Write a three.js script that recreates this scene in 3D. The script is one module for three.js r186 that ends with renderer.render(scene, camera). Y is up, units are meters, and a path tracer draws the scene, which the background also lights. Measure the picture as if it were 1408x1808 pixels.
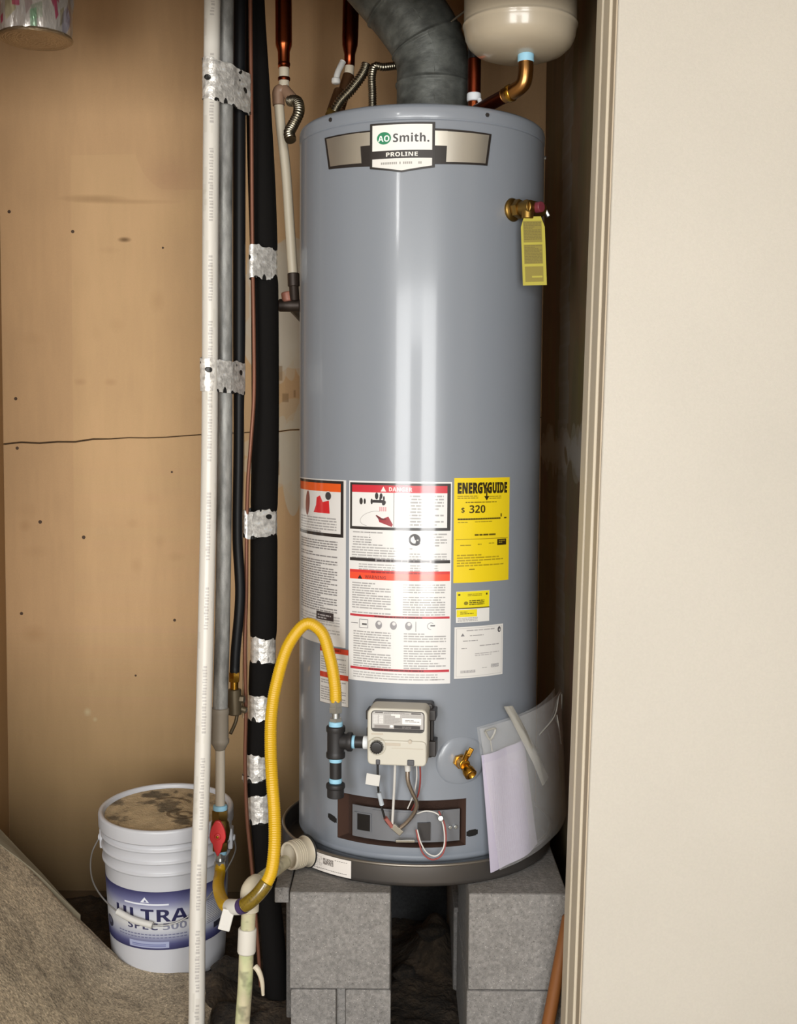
import * as THREE from 'three';
import { RoundedBoxGeometry } from 'three/addons/geometries/RoundedBoxGeometry.js';
import { ConvexGeometry } from 'three/addons/geometries/ConvexGeometry.js';
import { mergeGeometries, toCreasedNormals } from 'three/addons/utils/BufferGeometryUtils.js';
import { RectAreaLightUniformsLib } from 'three/addons/lights/RectAreaLightUniformsLib.js';

// ------------------------------------------------------------------ camera, sky, daylight, exposure
const scene = new THREE.Scene();
const camera = new THREE.PerspectiveCamera(45.82, 1408 / 1808, 0.05, 60);
camera.position.set(0, 1.283, 0);
camera.rotation.order = 'YXZ';
camera.rotation.set(-3.93 * Math.PI / 180, 0, 0.4 * Math.PI / 180);

scene.background = new THREE.Color().setRGB(0.80, 0.90, 1.0);
scene.backgroundIntensity = 1.6;

RectAreaLightUniformsLib.init();
// daylight that enters through the open garage door behind the camera
const DOOR = { z: 1.0 };
// doorway split by an added pier; transom and slit added for tank highlights
const OPEN = [
  { x0: -1.42, x1: -0.55, y0: 0, y1: 1.95, power: 11 },
  { x0: 0.08, x1: 0.86, y0: 0, y1: 1.95, power: 11 },
  { x0: -0.55, x1: 0.08, y0: 1.68, y1: 1.95, power: 8 },  // added transom; the pier below it stands in for a figure
  { x0: -1.44, x1: -1.32, y0: 2.2, y1: 2.56, power: 40 },  // unseen slit window, added and made bright to streak the tank
];
for (const o of OPEN) {
  const daylight = new THREE.RectAreaLight(new THREE.Color().setRGB(1.0, 0.985, 0.955), o.power, o.x1 - o.x0, o.y1 - o.y0 - (o.y0 ? 0 : 0.5));
  const x = (o.x0 + o.x1) / 2, y = (o.y0 + o.y1) / 2 + (o.y0 ? 0 : 0.25);
  daylight.position.set(x, y, DOOR.z - 0.01); daylight.lookAt(x, y, -5);
  daylight.castShadow = true;
  scene.add(daylight);
}

const renderer = new THREE.WebGLRenderer({ antialias: true });
renderer.toneMapping = THREE.LinearToneMapping;
renderer.toneMappingExposure = 1.43;
renderer.shadowMap.enabled = true;

// ------------------------------------------------------------------ helpers
const V = (x, y, z) => new THREE.Vector3(x, y, z);
const v3 = (a) => (Array.isArray(a) ? V(...a) : a.clone());
const DEG = Math.PI / 180;
function rng(seed) { let s = seed >>> 0; return () => { s = (s + 0x6D2B79F5) | 0; let t = Math.imul(s ^ (s >>> 15), 1 | s); t = (t + Math.imul(t ^ (t >>> 7), 61 | t)) ^ t; return ((t ^ (t >>> 14)) >>> 0) / 4294967296; }; }
const hash = (x, y, s) => { let h = Math.imul(x, 374761393) ^ Math.imul(y, 668265263) ^ Math.imul(s, 2147483647 ^ 977); h = Math.imul(h ^ (h >>> 13), 1274126177); return ((h ^ (h >>> 16)) >>> 0) / 4294967296; };
const sm = (t) => t * t * (3 - 2 * t);
const step = (a, b, x) => sm(Math.min(1, Math.max(0, (x - a) / (b - a))));
function noise2(x, y, period, s) {
  const xi = Math.floor(x), yi = Math.floor(y), fx = sm(x - xi), fy = sm(y - yi), m = (a) => ((a % period) + period) % period;
  const a = hash(m(xi), m(yi), s), b = hash(m(xi + 1), m(yi), s), c = hash(m(xi), m(yi + 1), s), d = hash(m(xi + 1), m(yi + 1), s);
  return (a + (b - a) * fx) * (1 - fy) + (c + (d - c) * fx) * fy;
}
function fbm(x, y, period, oct, s) { let v = 0, a = 0.5, t = 0; for (let i = 0; i < oct; i++) { v += a * noise2(x, y, period, s + i * 17); t += a; x *= 2; y *= 2; period *= 2; a *= 0.55; } return v / t; }

function dataTex(n, m, srgb, fn) {
  const d = new Uint8Array(n * m * 4);
  for (let j = 0; j < m; j++) for (let i = 0; i < n; i++) {
    const c = fn(i / n, j / m, i, j), k = (j * n + i) * 4;
    for (let q = 0; q < 3; q++) d[k + q] = Math.max(0, Math.min(255, Math.round(Array.isArray(c) ? c[q] : c)));
    d[k + 3] = 255;
  }
  const t = new THREE.DataTexture(d, n, m);
  t.wrapS = t.wrapT = THREE.RepeatWrapping; t.magFilter = THREE.LinearFilter; t.minFilter = THREE.LinearMipmapLinearFilter; t.generateMipmaps = true;
  if (srgb) t.colorSpace = THREE.SRGBColorSpace;
  t.needsUpdate = true;
  return t;
}
function canvasTex(w, h, draw) {
  const c = document.createElement('canvas'); c.width = w; c.height = h;
  const g = c.getContext('2d'); draw(g, w, h);
  const t = new THREE.CanvasTexture(c); t.colorSpace = THREE.SRGBColorSpace; t.anisotropy = 8;
  return t;
}
const rep = (t, x, y) => { const c = t.clone(); c.repeat.set(x, y); c.needsUpdate = true; return c; };

function mat(color, roughness = 0.6, metalness = 0, extra = {}) {
  return new THREE.MeshPhysicalMaterial({ color, roughness, metalness, side: THREE.DoubleSide, ...extra });
}
// names with three-digit numbers for repeats at top level
const taken = {};
const numbered = (n) => { const k = taken[n] = (taken[n] ?? -1) + 1; return k ? `${n}_${String(k).padStart(3, '0')}` : n; };
function tag(o, label, category, group) { o.userData.label = label; if (category) o.userData.category = category; if (group) o.userData.group = group; return o; }
function thing(name, label, category, pos = [0, 0, 0], group) {
  const o = new THREE.Group(); o.name = numbered(name); o.position.set(...pos); scene.add(o);
  return tag(o, label, category, group);
}
function mesh(name, geo, material, parent, label) {
  const m = new THREE.Mesh(geo, material); m.castShadow = m.receiveShadow = true;
  if (!parent) { m.name = numbered(name); scene.add(m); } else { m.name = name; parent.add(m); }
  if (label) m.userData.label = label;
  return m;
}
// part whose coordinates are given in world space, under a thing with an origin of its own
function part(name, geo, material, parent, label) {
  let o = V(0, 0, 0); for (let p = parent; p && p !== scene; p = p.parent) o.add(p.position);
  geo.translate(-o.x, -o.y, -o.z);
  return mesh(name, geo, material, parent, label);
}
function struct(name, geo, material) { const m = mesh(name, geo, material); m.userData.kind = 'structure'; return m; }

function plain(g) { const k = g.index ? g.toNonIndexed() : g; for (const a of Object.keys(k.attributes)) if (!['position', 'normal', 'uv'].includes(a)) k.deleteAttribute(a); if (!k.attributes.uv) k.setAttribute('uv', new THREE.BufferAttribute(new Float32Array(k.attributes.position.count * 2), 2)); k.clearGroups(); return k; }
const merge = (...gs) => mergeGeometries(gs.flat().map(plain), false);
function box(x0, x1, y0, y1, z0, z1, r = 0.002, seg = 2) {
  const w = x1 - x0, h = y1 - y0, d = z1 - z0, g = r ? new RoundedBoxGeometry(w, h, d, seg, Math.min(r, w / 2.01, h / 2.01, d / 2.01)) : new THREE.BoxGeometry(w, h, d);
  return g.translate((x0 + x1) / 2, (y0 + y1) / 2, (z0 + z1) / 2);
}
// box with uv in metres on each face
function uvBox(x0, x1, y0, y1, z0, z1, r = 0) {
  const g = plain(box(x0, x1, y0, y1, z0, z1, r)); return boxUV(g);
}
function boxUV(g) {
  const p = g.attributes.position, n = g.attributes.normal, uv = g.attributes.uv;
  for (let i = 0; i < p.count; i++) {
    const ax = Math.abs(n.getX(i)), ay = Math.abs(n.getY(i)), az = Math.abs(n.getZ(i));
    if (ax >= ay && ax >= az) uv.setXY(i, p.getZ(i), p.getY(i)); else if (ay >= az) uv.setXY(i, p.getX(i), p.getZ(i)); else uv.setXY(i, p.getX(i), p.getY(i));
  }
  return g;
}
// solid of revolution along the line a -> b; profile of [metres along, radius]
function spin(a, b, profile, seg = 28) {
  a = v3(a); b = v3(b);
  let g = new THREE.LatheGeometry(profile.map(([t, r]) => new THREE.Vector2(Math.max(r, 1e-5), t)), seg);
  if (seg <= 8) g = toCreasedNormals(g, 0.6);
  const d = b.clone().sub(a).normalize();
  g.applyQuaternion(new THREE.Quaternion().setFromUnitVectors(V(0, 1, 0), d));
  return g.translate(a.x, a.y, a.z);
}
function rod(a, b, r, bev = 0.0015, seg = 28, r2 = r) {
  const L = v3(a).distanceTo(v3(b)); bev = Math.min(bev, L / 3, r * 0.9);
  return spin(a, b, [[0, 0], [0, r - bev], [bev * 0.3, r - bev * 0.3], [bev, r], [L - bev, r2], [L - bev * 0.3, r2 - bev * 0.3], [L, r2 - bev], [L, 0]], seg);
}
// sweep along a smooth line; radius may be a function of metres along
function sweep(pts, radius, { n = 160, rad = 20, cap = true, tension } = {}) {
  const c = pts.isCurve ? pts : new THREE.CatmullRomCurve3(pts.map(v3), false, tension === undefined ? 'centripetal' : 'catmullrom', tension);
  const L = c.getLength(); c.arcLengthDivisions = Math.max(400, n);
  const f = c.computeFrenetFrames(n, false), pos = [], uv = [], idx = [];
  const R = typeof radius === 'function' ? radius : () => radius;
  for (let i = 0; i <= n; i++) {
    const p = c.getPointAt(i / n), r = R(i / n * L, L);
    for (let j = 0; j <= rad; j++) {
      const a = j / rad * Math.PI * 2, q = p.clone().addScaledVector(f.normals[i], Math.cos(a) * r).addScaledVector(f.binormals[i], Math.sin(a) * r);
      pos.push(q.x, q.y, q.z); uv.push(j / rad, i / n * L);
    }
  }
  for (let i = 0; i < n; i++) for (let j = 0; j < rad; j++) { const a = i * (rad + 1) + j, b = a + rad + 1; idx.push(a, b, a + 1, b, b + 1, a + 1); }
  if (cap) for (const i of [0, n]) {
    const p = c.getPointAt(i / n), k = pos.length / 3; pos.push(p.x, p.y, p.z); uv.push(0.5, i / n * L);
    for (let j = 0; j < rad; j++) { const a = i * (rad + 1) + j; i ? idx.push(k, a, a + 1) : idx.push(k, a + 1, a); }
  }
  const g = new THREE.BufferGeometry();
  g.setAttribute('position', new THREE.Float32BufferAttribute(pos, 3)); g.setAttribute('uv', new THREE.Float32BufferAttribute(uv, 2));
  g.setIndex(idx); g.computeVertexNormals(); return g;
}
const corr = (r, amp, pitch) => (t) => r + amp * Math.sin(t / pitch * Math.PI * 2);
// piece of sheet bent round the y axis: th in degrees from +z, bottom and top numbers or functions of 0..1
function bent(r, th0, th1, bot, top, { n = 24, thick = 0.0005, rows = 1, wave, slant = [0, 0] } = {}) {
  const B = typeof bot === 'function' ? bot : () => bot, T = typeof top === 'function' ? top : () => top;
  let lo = 1e9, hi = -1e9; for (let i = 0; i <= n; i++) { lo = Math.min(lo, B(i / n)); hi = Math.max(hi, T(i / n)); }
  const pos = [], uv = [], idx = [], W = rows + 1;
  for (const side of [0, 1]) for (let i = 0; i <= n; i++) for (let j = 0; j <= rows; j++) {
    const s = i / n, th = (th0 + (th1 - th0) * s + (slant[0] * (1 - s) + slant[1] * s) * (1 - j / rows)) * DEG, y = B(s) + (T(s) - B(s)) * j / rows, rr = r + (wave ? wave(s, j / rows) : 0) - side * thick;
    pos.push(rr * Math.sin(th), y, rr * Math.cos(th)); uv.push(s, (y - lo) / (hi - lo));
  }
  const N = (n + 1) * W, at = (s, i, j) => s * N + i * W + j;
  for (let i = 0; i < n; i++) for (let j = 0; j < rows; j++) {
    idx.push(at(0, i, j), at(0, i + 1, j), at(0, i + 1, j + 1), at(0, i, j), at(0, i + 1, j + 1), at(0, i, j + 1));
    idx.push(at(1, i, j), at(1, i + 1, j + 1), at(1, i + 1, j), at(1, i, j), at(1, i, j + 1), at(1, i + 1, j + 1));
  }
  const g = new THREE.BufferGeometry();
  g.setAttribute('position', new THREE.Float32BufferAttribute(pos, 3)); g.setAttribute('uv', new THREE.Float32BufferAttribute(uv, 2));
  g.setIndex(idx); g.computeVertexNormals();
  // rim as separate faces so that the front stays smooth
  const rim = [], ruv = [], quad = (a, b) => { const P = (s, k) => pos.slice(at(s, ...k) * 3, at(s, ...k) * 3 + 3), [p, q, u, w] = [P(0, a), P(0, b), P(1, b), P(1, a)]; rim.push(...p, ...u, ...q, ...p, ...w, ...u); for (let k = 0; k < 6; k++) ruv.push(0.01, 0.01); };
  for (let i = 0; i < n; i++) { quad([i, 0], [i + 1, 0]); quad([i + 1, rows], [i, rows]); }
  for (let j = 0; j < rows; j++) { quad([0, j + 1], [0, j]); quad([n, j], [n, j + 1]); }
  const h = new THREE.BufferGeometry(); h.setAttribute('position', new THREE.Float32BufferAttribute(rim, 3)); h.setAttribute('uv', new THREE.Float32BufferAttribute(ruv, 2)); h.computeVertexNormals();
  return merge(g, h);
}
// foil wrapped tightly round upright pipes: hull of circles [x, z, r] from y0 to y1, crumpled
function wrap(circles, y0, y1, seed, amp = 0.0012, lean = 0) {
  const pts = []; for (const [x, z, r] of circles) for (let k = 0; k < 28; k++) { const a = k / 28 * Math.PI * 2; pts.push([x + r * Math.cos(a), z + r * Math.sin(a)]); }
  pts.sort((a, b) => a[0] - b[0] || a[1] - b[1]);
  const cross = (o, a, b) => (a[0] - o[0]) * (b[1] - o[1]) - (a[1] - o[1]) * (b[0] - o[0]), half = (ps) => { const h = []; for (const p of ps) { while (h.length > 1 && cross(h[h.length - 2], h[h.length - 1], p) <= 0) h.pop(); h.push(p); } h.pop(); return h; };
  const hull = [...half(pts), ...half(pts.slice().reverse())], len = [0];
  for (let i = 0; i < hull.length; i++) { const a = hull[i], b = hull[(i + 1) % hull.length]; len.push(len[i] + Math.hypot(b[0] - a[0], b[1] - a[1])); }
  const L = len[hull.length], n = 96, rows = 16, cx = hull.reduce((s, p) => s + p[0], 0) / hull.length, cz = hull.reduce((s, p) => s + p[1], 0) / hull.length, pos = [], uv = [], idx = [];
  const at = (t) => { let i = 0; while (i < hull.length - 1 && len[i + 1] < t) i++; const a = hull[i], b = hull[(i + 1) % hull.length], f = (t - len[i]) / Math.max(1e-9, len[i + 1] - len[i]); return [a[0] + (b[0] - a[0]) * f, a[1] + (b[1] - a[1]) * f]; };
  for (let j = 0; j <= rows; j++) for (let i = 0; i <= n; i++) {
    const t = (i % n) / n * L, [x, z] = at(t), y = y0 + (y1 - y0) * j / rows, d = Math.hypot(x - cx, z - cz);
    const w = 0.0012 + amp * (1.4 * fbm((t + y * 0.6) * 90, (y - t * 0.3) * 60, 64, 3, seed) - 0.3), edge = (j === 0 || j === rows) ? (fbm((i % n) / n * 16, j, 16, 2, seed) - 0.5) * 0.008 : 0;
    pos.push(x + (x - cx) / d * w, y + edge + lean * (x - cx), z + (z - cz) / d * w); uv.push(i / n * L, y - y0);
  }
  for (let j = 0; j < rows; j++) for (let i = 0; i < n; i++) { const a = j * (n + 1) + i, b = a + n + 1; idx.push(a, b, a + 1, b, b + 1, a + 1); }
  const g = new THREE.BufferGeometry();
  g.setAttribute('position', new THREE.Float32BufferAttribute(pos, 3)); g.setAttribute('uv', new THREE.Float32BufferAttribute(uv, 2)); g.setIndex(idx);
  return toCreasedNormals(g, 0.35);
}
// grid surface y = h(x, z) with skirt
function ground(x0, x1, z0, z1, nx, nz, h, depth = 0.08) {
  const pos = [], uv = [], idx = [], at = (i, j) => j * (nx + 1) + i;
  for (let j = 0; j <= nz; j++) for (let i = 0; i <= nx; i++) { const x = x0 + (x1 - x0) * i / nx, z = z0 + (z1 - z0) * j / nz; pos.push(x, h(x, z), z); uv.push(x, z); }
  for (let j = 0; j < nz; j++) for (let i = 0; i < nx; i++) idx.push(at(i, j), at(i, j + 1), at(i + 1, j), at(i + 1, j), at(i, j + 1), at(i + 1, j + 1));
  const g = new THREE.BufferGeometry();
  g.setAttribute('position', new THREE.Float32BufferAttribute(pos, 3)); g.setAttribute('uv', new THREE.Float32BufferAttribute(uv, 2)); g.setIndex(idx); g.computeVertexNormals();
  const rim = [], ruv = [], wall = (a, b) => { const p = pos.slice(a * 3, a * 3 + 3), q = pos.slice(b * 3, b * 3 + 3), base = Math.min(-depth, 0); rim.push(...p, p[0], base, p[2], ...q, ...q, p[0], base, p[2], q[0], base, q[2]); const u = p[0] + p[2], w = q[0] + q[2]; ruv.push(u, p[1], u, base, w, q[1], w, q[1], u, base, w, base); };
  for (let i = 0; i < nx; i++) { wall(at(i + 1, 0), at(i, 0)); wall(at(i, nz), at(i + 1, nz)); }
  for (let j = 0; j < nz; j++) { wall(at(0, j), at(0, j + 1)); wall(at(nx, j + 1), at(nx, j)); }
  const k = new THREE.BufferGeometry(); k.setAttribute('position', new THREE.Float32BufferAttribute(rim, 3)); k.setAttribute('uv', new THREE.Float32BufferAttribute(ruv, 2)); k.computeVertexNormals();
  return merge(g, k);
}
const hexNut = (a, b, r, bev = 0.0015) => rod(a, b, r, bev, 6);

// ------------------------------------------------------------------ materials
const concreteMap = dataTex(512, 512, true, (u, v, i, j) => {
  const a = fbm(u * 6, v * 6, 6, 4, 3), b = fbm(u * 64, v * 64, 64, 3, 9), p = hash(i, j, 5);
  let k = 124 + 12 * (a - 0.5) + 40 * (b - 0.5) + (p - 0.5) * 26; if (hash(i >> 1, j >> 1, 8) > 0.992) k += 40; if (hash(i >> 1, j >> 1, 11) > 0.988) k -= 32;
  return [k * 1.0, k * 0.975, k * 0.95];
});
const concreteBump = dataTex(512, 512, false, (u, v, i, j) => 255 * (0.5 * fbm(u * 90, v * 90, 90, 2, 21) + 0.3 * fbm(u * 12, v * 12, 12, 3, 2) + 0.2 * hash(i, j, 7)));
const slabMap = dataTex(1024, 1024, true, (u, v, i, j) => {
  const a = fbm(u * 5, v * 5, 5, 5, 33), b = fbm(u * 120, v * 120, 120, 3, 39), p = hash(i, j, 15), st = step(0.54, 0.72, fbm(u * 9, v * 9, 9, 4, 77));
  let k = 172 + 34 * (a - 0.5) + 120 * (b - 0.5) + (p - 0.5) * 40 - 22 * st; const hq = hash(i >> 2, j >> 2, 18); if (hq > 0.965) k += 44; if (hq < 0.03) k -= 40;
  return [k, k * 0.92, k * 0.79];
});
const slabBump = dataTex(512, 512, false, (u, v, i, j) => 255 * (0.55 * fbm(u * 100, v * 100, 100, 3, 51) + 0.25 * fbm(u * 14, v * 14, 14, 3, 52) + 0.2 * hash(i, j, 53)));
const dirtMap = dataTex(512, 512, true, (u, v, i, j) => {
  const a = fbm(u * 7, v * 7, 7, 5, 61), b = fbm(u * 50, v * 50, 50, 3, 62), k = 52 + 50 * (a - 0.5) + 42 * (b - 0.5) + (hash(i, j, 63) - 0.5) * 20;
  return [k, k * 0.83, k * 0.64];
});
const dirtBump = dataTex(512, 512, false, (u, v, i, j) => 255 * (0.6 * fbm(u * 24, v * 24, 24, 4, 64) + 0.4 * fbm(u * 90, v * 90, 90, 2, 65)));
const grainBump = dataTex(256, 256, false, (u, v, i, j) => 255 * (0.6 * fbm(u * 60, v * 60, 60, 2, 71) + 0.4 * hash(i, j, 72)));
const paintMap = dataTex(512, 512, true, (u, v, i, j) => { const a = fbm(u * 4, v * 4, 4, 4, 81), k = 184 + 8 * (a - 0.5) + (hash(i, j, 82) - 0.5) * 4; return [k, k * 0.969, k * 0.913]; });
const galvMap = dataTex(256, 256, true, (u, v, i, j) => { const a = fbm(u * 10, v * 10, 10, 4, 91), b = fbm(u * 3, v * 3, 3, 3, 92), k = 132 + 70 * (a - 0.5) + 50 * (b - 0.5) + (hash(i, j, 93) - 0.5) * 14; return [k, k * 1.0, k * 0.98]; });
const foilMap = dataTex(256, 256, true, (u, v, i, j) => { const a = fbm(u * 6 + v * 3, v * 8 - u * 2, 6, 3, 95); let k = 236 + 120 * (fbm(u * 7 + v * 5, v * 12 - u * 4, 7, 3, 96) - 0.5) + 30 * (a - 0.5); const w = fbm(u * 5, v * 5, 5, 2, 97); if (w > 0.76 && fbm(u * 12, v * 12, 12, 2, 98) > 0.45) k = 46; return [k, k * 0.985, k * 0.96]; });  // diagonal tone streaks paint the glints of crinkled foil; black blotches are print
const foilBump = dataTex(256, 256, false, (u, v) => 255 * Math.pow(fbm(u * 8 + v * 4, v * 9 - u * 4, 8, 4, 99), 1.3));
const pvcPrint = canvasTex(128, 2048, (g, w, h) => {
  g.fillStyle = '#d3cfc7'; g.fillRect(0, 0, w, h); const r = rng(5);
  g.fillStyle = 'rgba(96,92,90,0.30)';
  for (let y = 20; y < h - 20;) { const run = 60 + r() * 260; for (let k = 0; k < run && y < h - 20; k += 11) { const hh = 4 + r() * 4; for (const q of [14, 56, 99]) g.fillRect(q - 2 * r(), y, 8 + 3 * r(), hh); y += 9 + 3 * r(); } y += 30 + r() * 120; }
  for (let k = 0; k < 60; k++) { g.fillStyle = `rgba(150,140,125,${0.05 + r() * 0.1})`; g.fillRect(r() * w, r() * h, 2 + r() * 10, 10 + r() * 80); }
});
pvcPrint.wrapS = pvcPrint.wrapT = THREE.RepeatWrapping;
const dirtyPvc = dataTex(128, 512, true, (u, v) => { const a = fbm(u * 3, v * 12, 3, 4, 101), b = fbm(u * 4, v * 30, 4, 3, 102); const gr = step(0.5, 0.75, fbm(u * 2, v * 4, 2, 3, 104)) * 0.7; let k = 186 + 50 * (a - 0.5) - 50 * step(0.6, 0.9, b); return [k * (1 - 0.16 * gr), k * (0.95 - 0.02 * gr), k * (0.79 - 0.13 * gr)]; });

const M = {
  tank: mat('#7f858e', 0.34, 0, { clearcoat: 0.32, clearcoatRoughness: 0.1, bumpMap: rep(grainBump, 8, 8), bumpScale: 0.00004 }),
  tankDome: mat('#848a93', 0.35, 0, { clearcoat: 0.6, clearcoatRoughness: 0.2 }),
  black: mat('#1b1a1a', 0.55), blackGloss: mat('#161415', 0.32), darkPlastic: mat('#2b2726', 0.45),
  foam: mat('#100e0d', 0.85, 0, { specularIntensity: 0.35, bumpMap: rep(grainBump, 6, 40), bumpScale: 0.0003 }),
  rubber: mat('#0f1013', 0.5, 0, { specularIntensity: 0.6 }),
  beige: mat('#bebaae', 0.48), beigeDark: mat('#b5ae9c', 0.5),
  brass: mat('#b98a35', 0.26, 1), brassDull: mat('#8a6e3a', 0.42, 1),
  copper: mat('#a4532f', 0.27, 1), copperDark: mat('#6e2f1b', 0.33, 1), copperLine: mat('#7a4f3c', 0.5, 0.4), solder: mat('#b9b2a3', 0.35, 1),
  steel: mat('#a9a59b', 0.3, 1), zinc: mat('#b9bcbc', 0.38, 0.9), flexSteel: mat('#97907f', 0.32, 1), iron: mat('#2b2a2b', 0.5, 0.35),
  ironPipe: mat('#ffffff', 0.55, 0.25, { map: rep(galvMap, 1, 3), bumpMap: rep(grainBump, 2, 10), bumpScale: 0.0002 }),
  galv: mat('#aeb2ae', 0.55, 0.35, { map: rep(galvMap, 2, 7), bumpMap: rep(foilBump, 2, 6), bumpScale: 0.0012 }),
  foil: mat('#ffffff', 0.42, 0.45, { map: rep(foilMap, 9, 9), bumpMap: rep(foilBump, 9, 9), bumpScale: 0.0022 }),
  tape: mat('#8fc0d8', 0.6), teflon: mat('#d9dde0', 0.55),
  pvc: mat('#ffffff', 0.34, 0, { map: rep(pvcPrint, 1, 0.8) }), pvcPlain: mat('#cbc7be', 0.36), pvcAged: mat('#ffffff', 0.5, 0, { map: rep(dirtyPvc, 1, 2) }), cpvc: mat('#c2b8a4', 0.42), cpvcGrey: mat('#b5ab9c', 0.5),
  yellow: mat('#c69d12', 0.42), red: mat('#c12a2c', 0.42), redWire: mat('#8c3a35', 0.5), white: mat('#c9c7c2', 0.5), greyPlastic: mat('#4a4a4e', 0.5),
  pan: mat('#4f4b48', 0.42, 0.55), panRim: mat('#8a847c', 0.35, 0.8),
  concrete: mat('#ffffff', 0.92, 0, { map: rep(concreteMap, 2.6, 2.6), bumpMap: rep(concreteBump, 3, 3), bumpScale: 0.0016 }),
  slab: mat('#ffffff', 0.9, 0, { map: rep(slabMap, 2.6, 2.6), bumpMap: rep(slabBump, 3.4, 3.4), bumpScale: 0.0012 }),
  dirt: mat('#ffffff', 0.97, 0, { map: rep(dirtMap, 1.7, 1.7), bumpMap: rep(dirtBump, 2, 2), bumpScale: 0.008 }),
  paint: mat('#ffffff', 0.62, 0, { map: rep(paintMap, 0.8, 0.8), bumpMap: rep(grainBump, 6, 6), bumpScale: 0.0002 }),
  trim: mat('#cfc4b0', 0.55), trimShade: mat('#b3a590', 0.6), gap: mat('#57432c', 0.9),
  pail: mat('#bfc0c5', 0.36, 0, { sheen: 0 }), clear: mat('#ffffff', 0.12, 0, { transmission: 0.93, thickness: 0, ior: 1.35 }),
  paper: mat('#b8b1c2', 0.75), film: mat('#c9c6be', 0.4, 0, { transmission: 0.5, thickness: 0 }),
  tankCream: mat('#aca08c', 0.33, 0, { clearcoat: 0.5, clearcoatRoughness: 0.12 }), wood: mat('#7d4c22', 0.55), cream: mat('#a89c88', 0.7),
  insulation: mat('#4b3226', 0.95, 0, { bumpMap: rep(dirtBump, 6, 6), bumpScale: 0.004 }), plate: mat('#74767b', 0.4, 0.3), dark: mat('#0c0908', 0.9), lilac: mat('#3a2a55', 0.6),
};

// ------------------------------------------------------------------ the setting
const XL = -1.045, XR = 0.375, ZB = -3.2, ZF = -2.03, ZN = -2.2, HC = 2.6;   // closet: side walls, back wall, its front wall's two faces, ceiling

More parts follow.
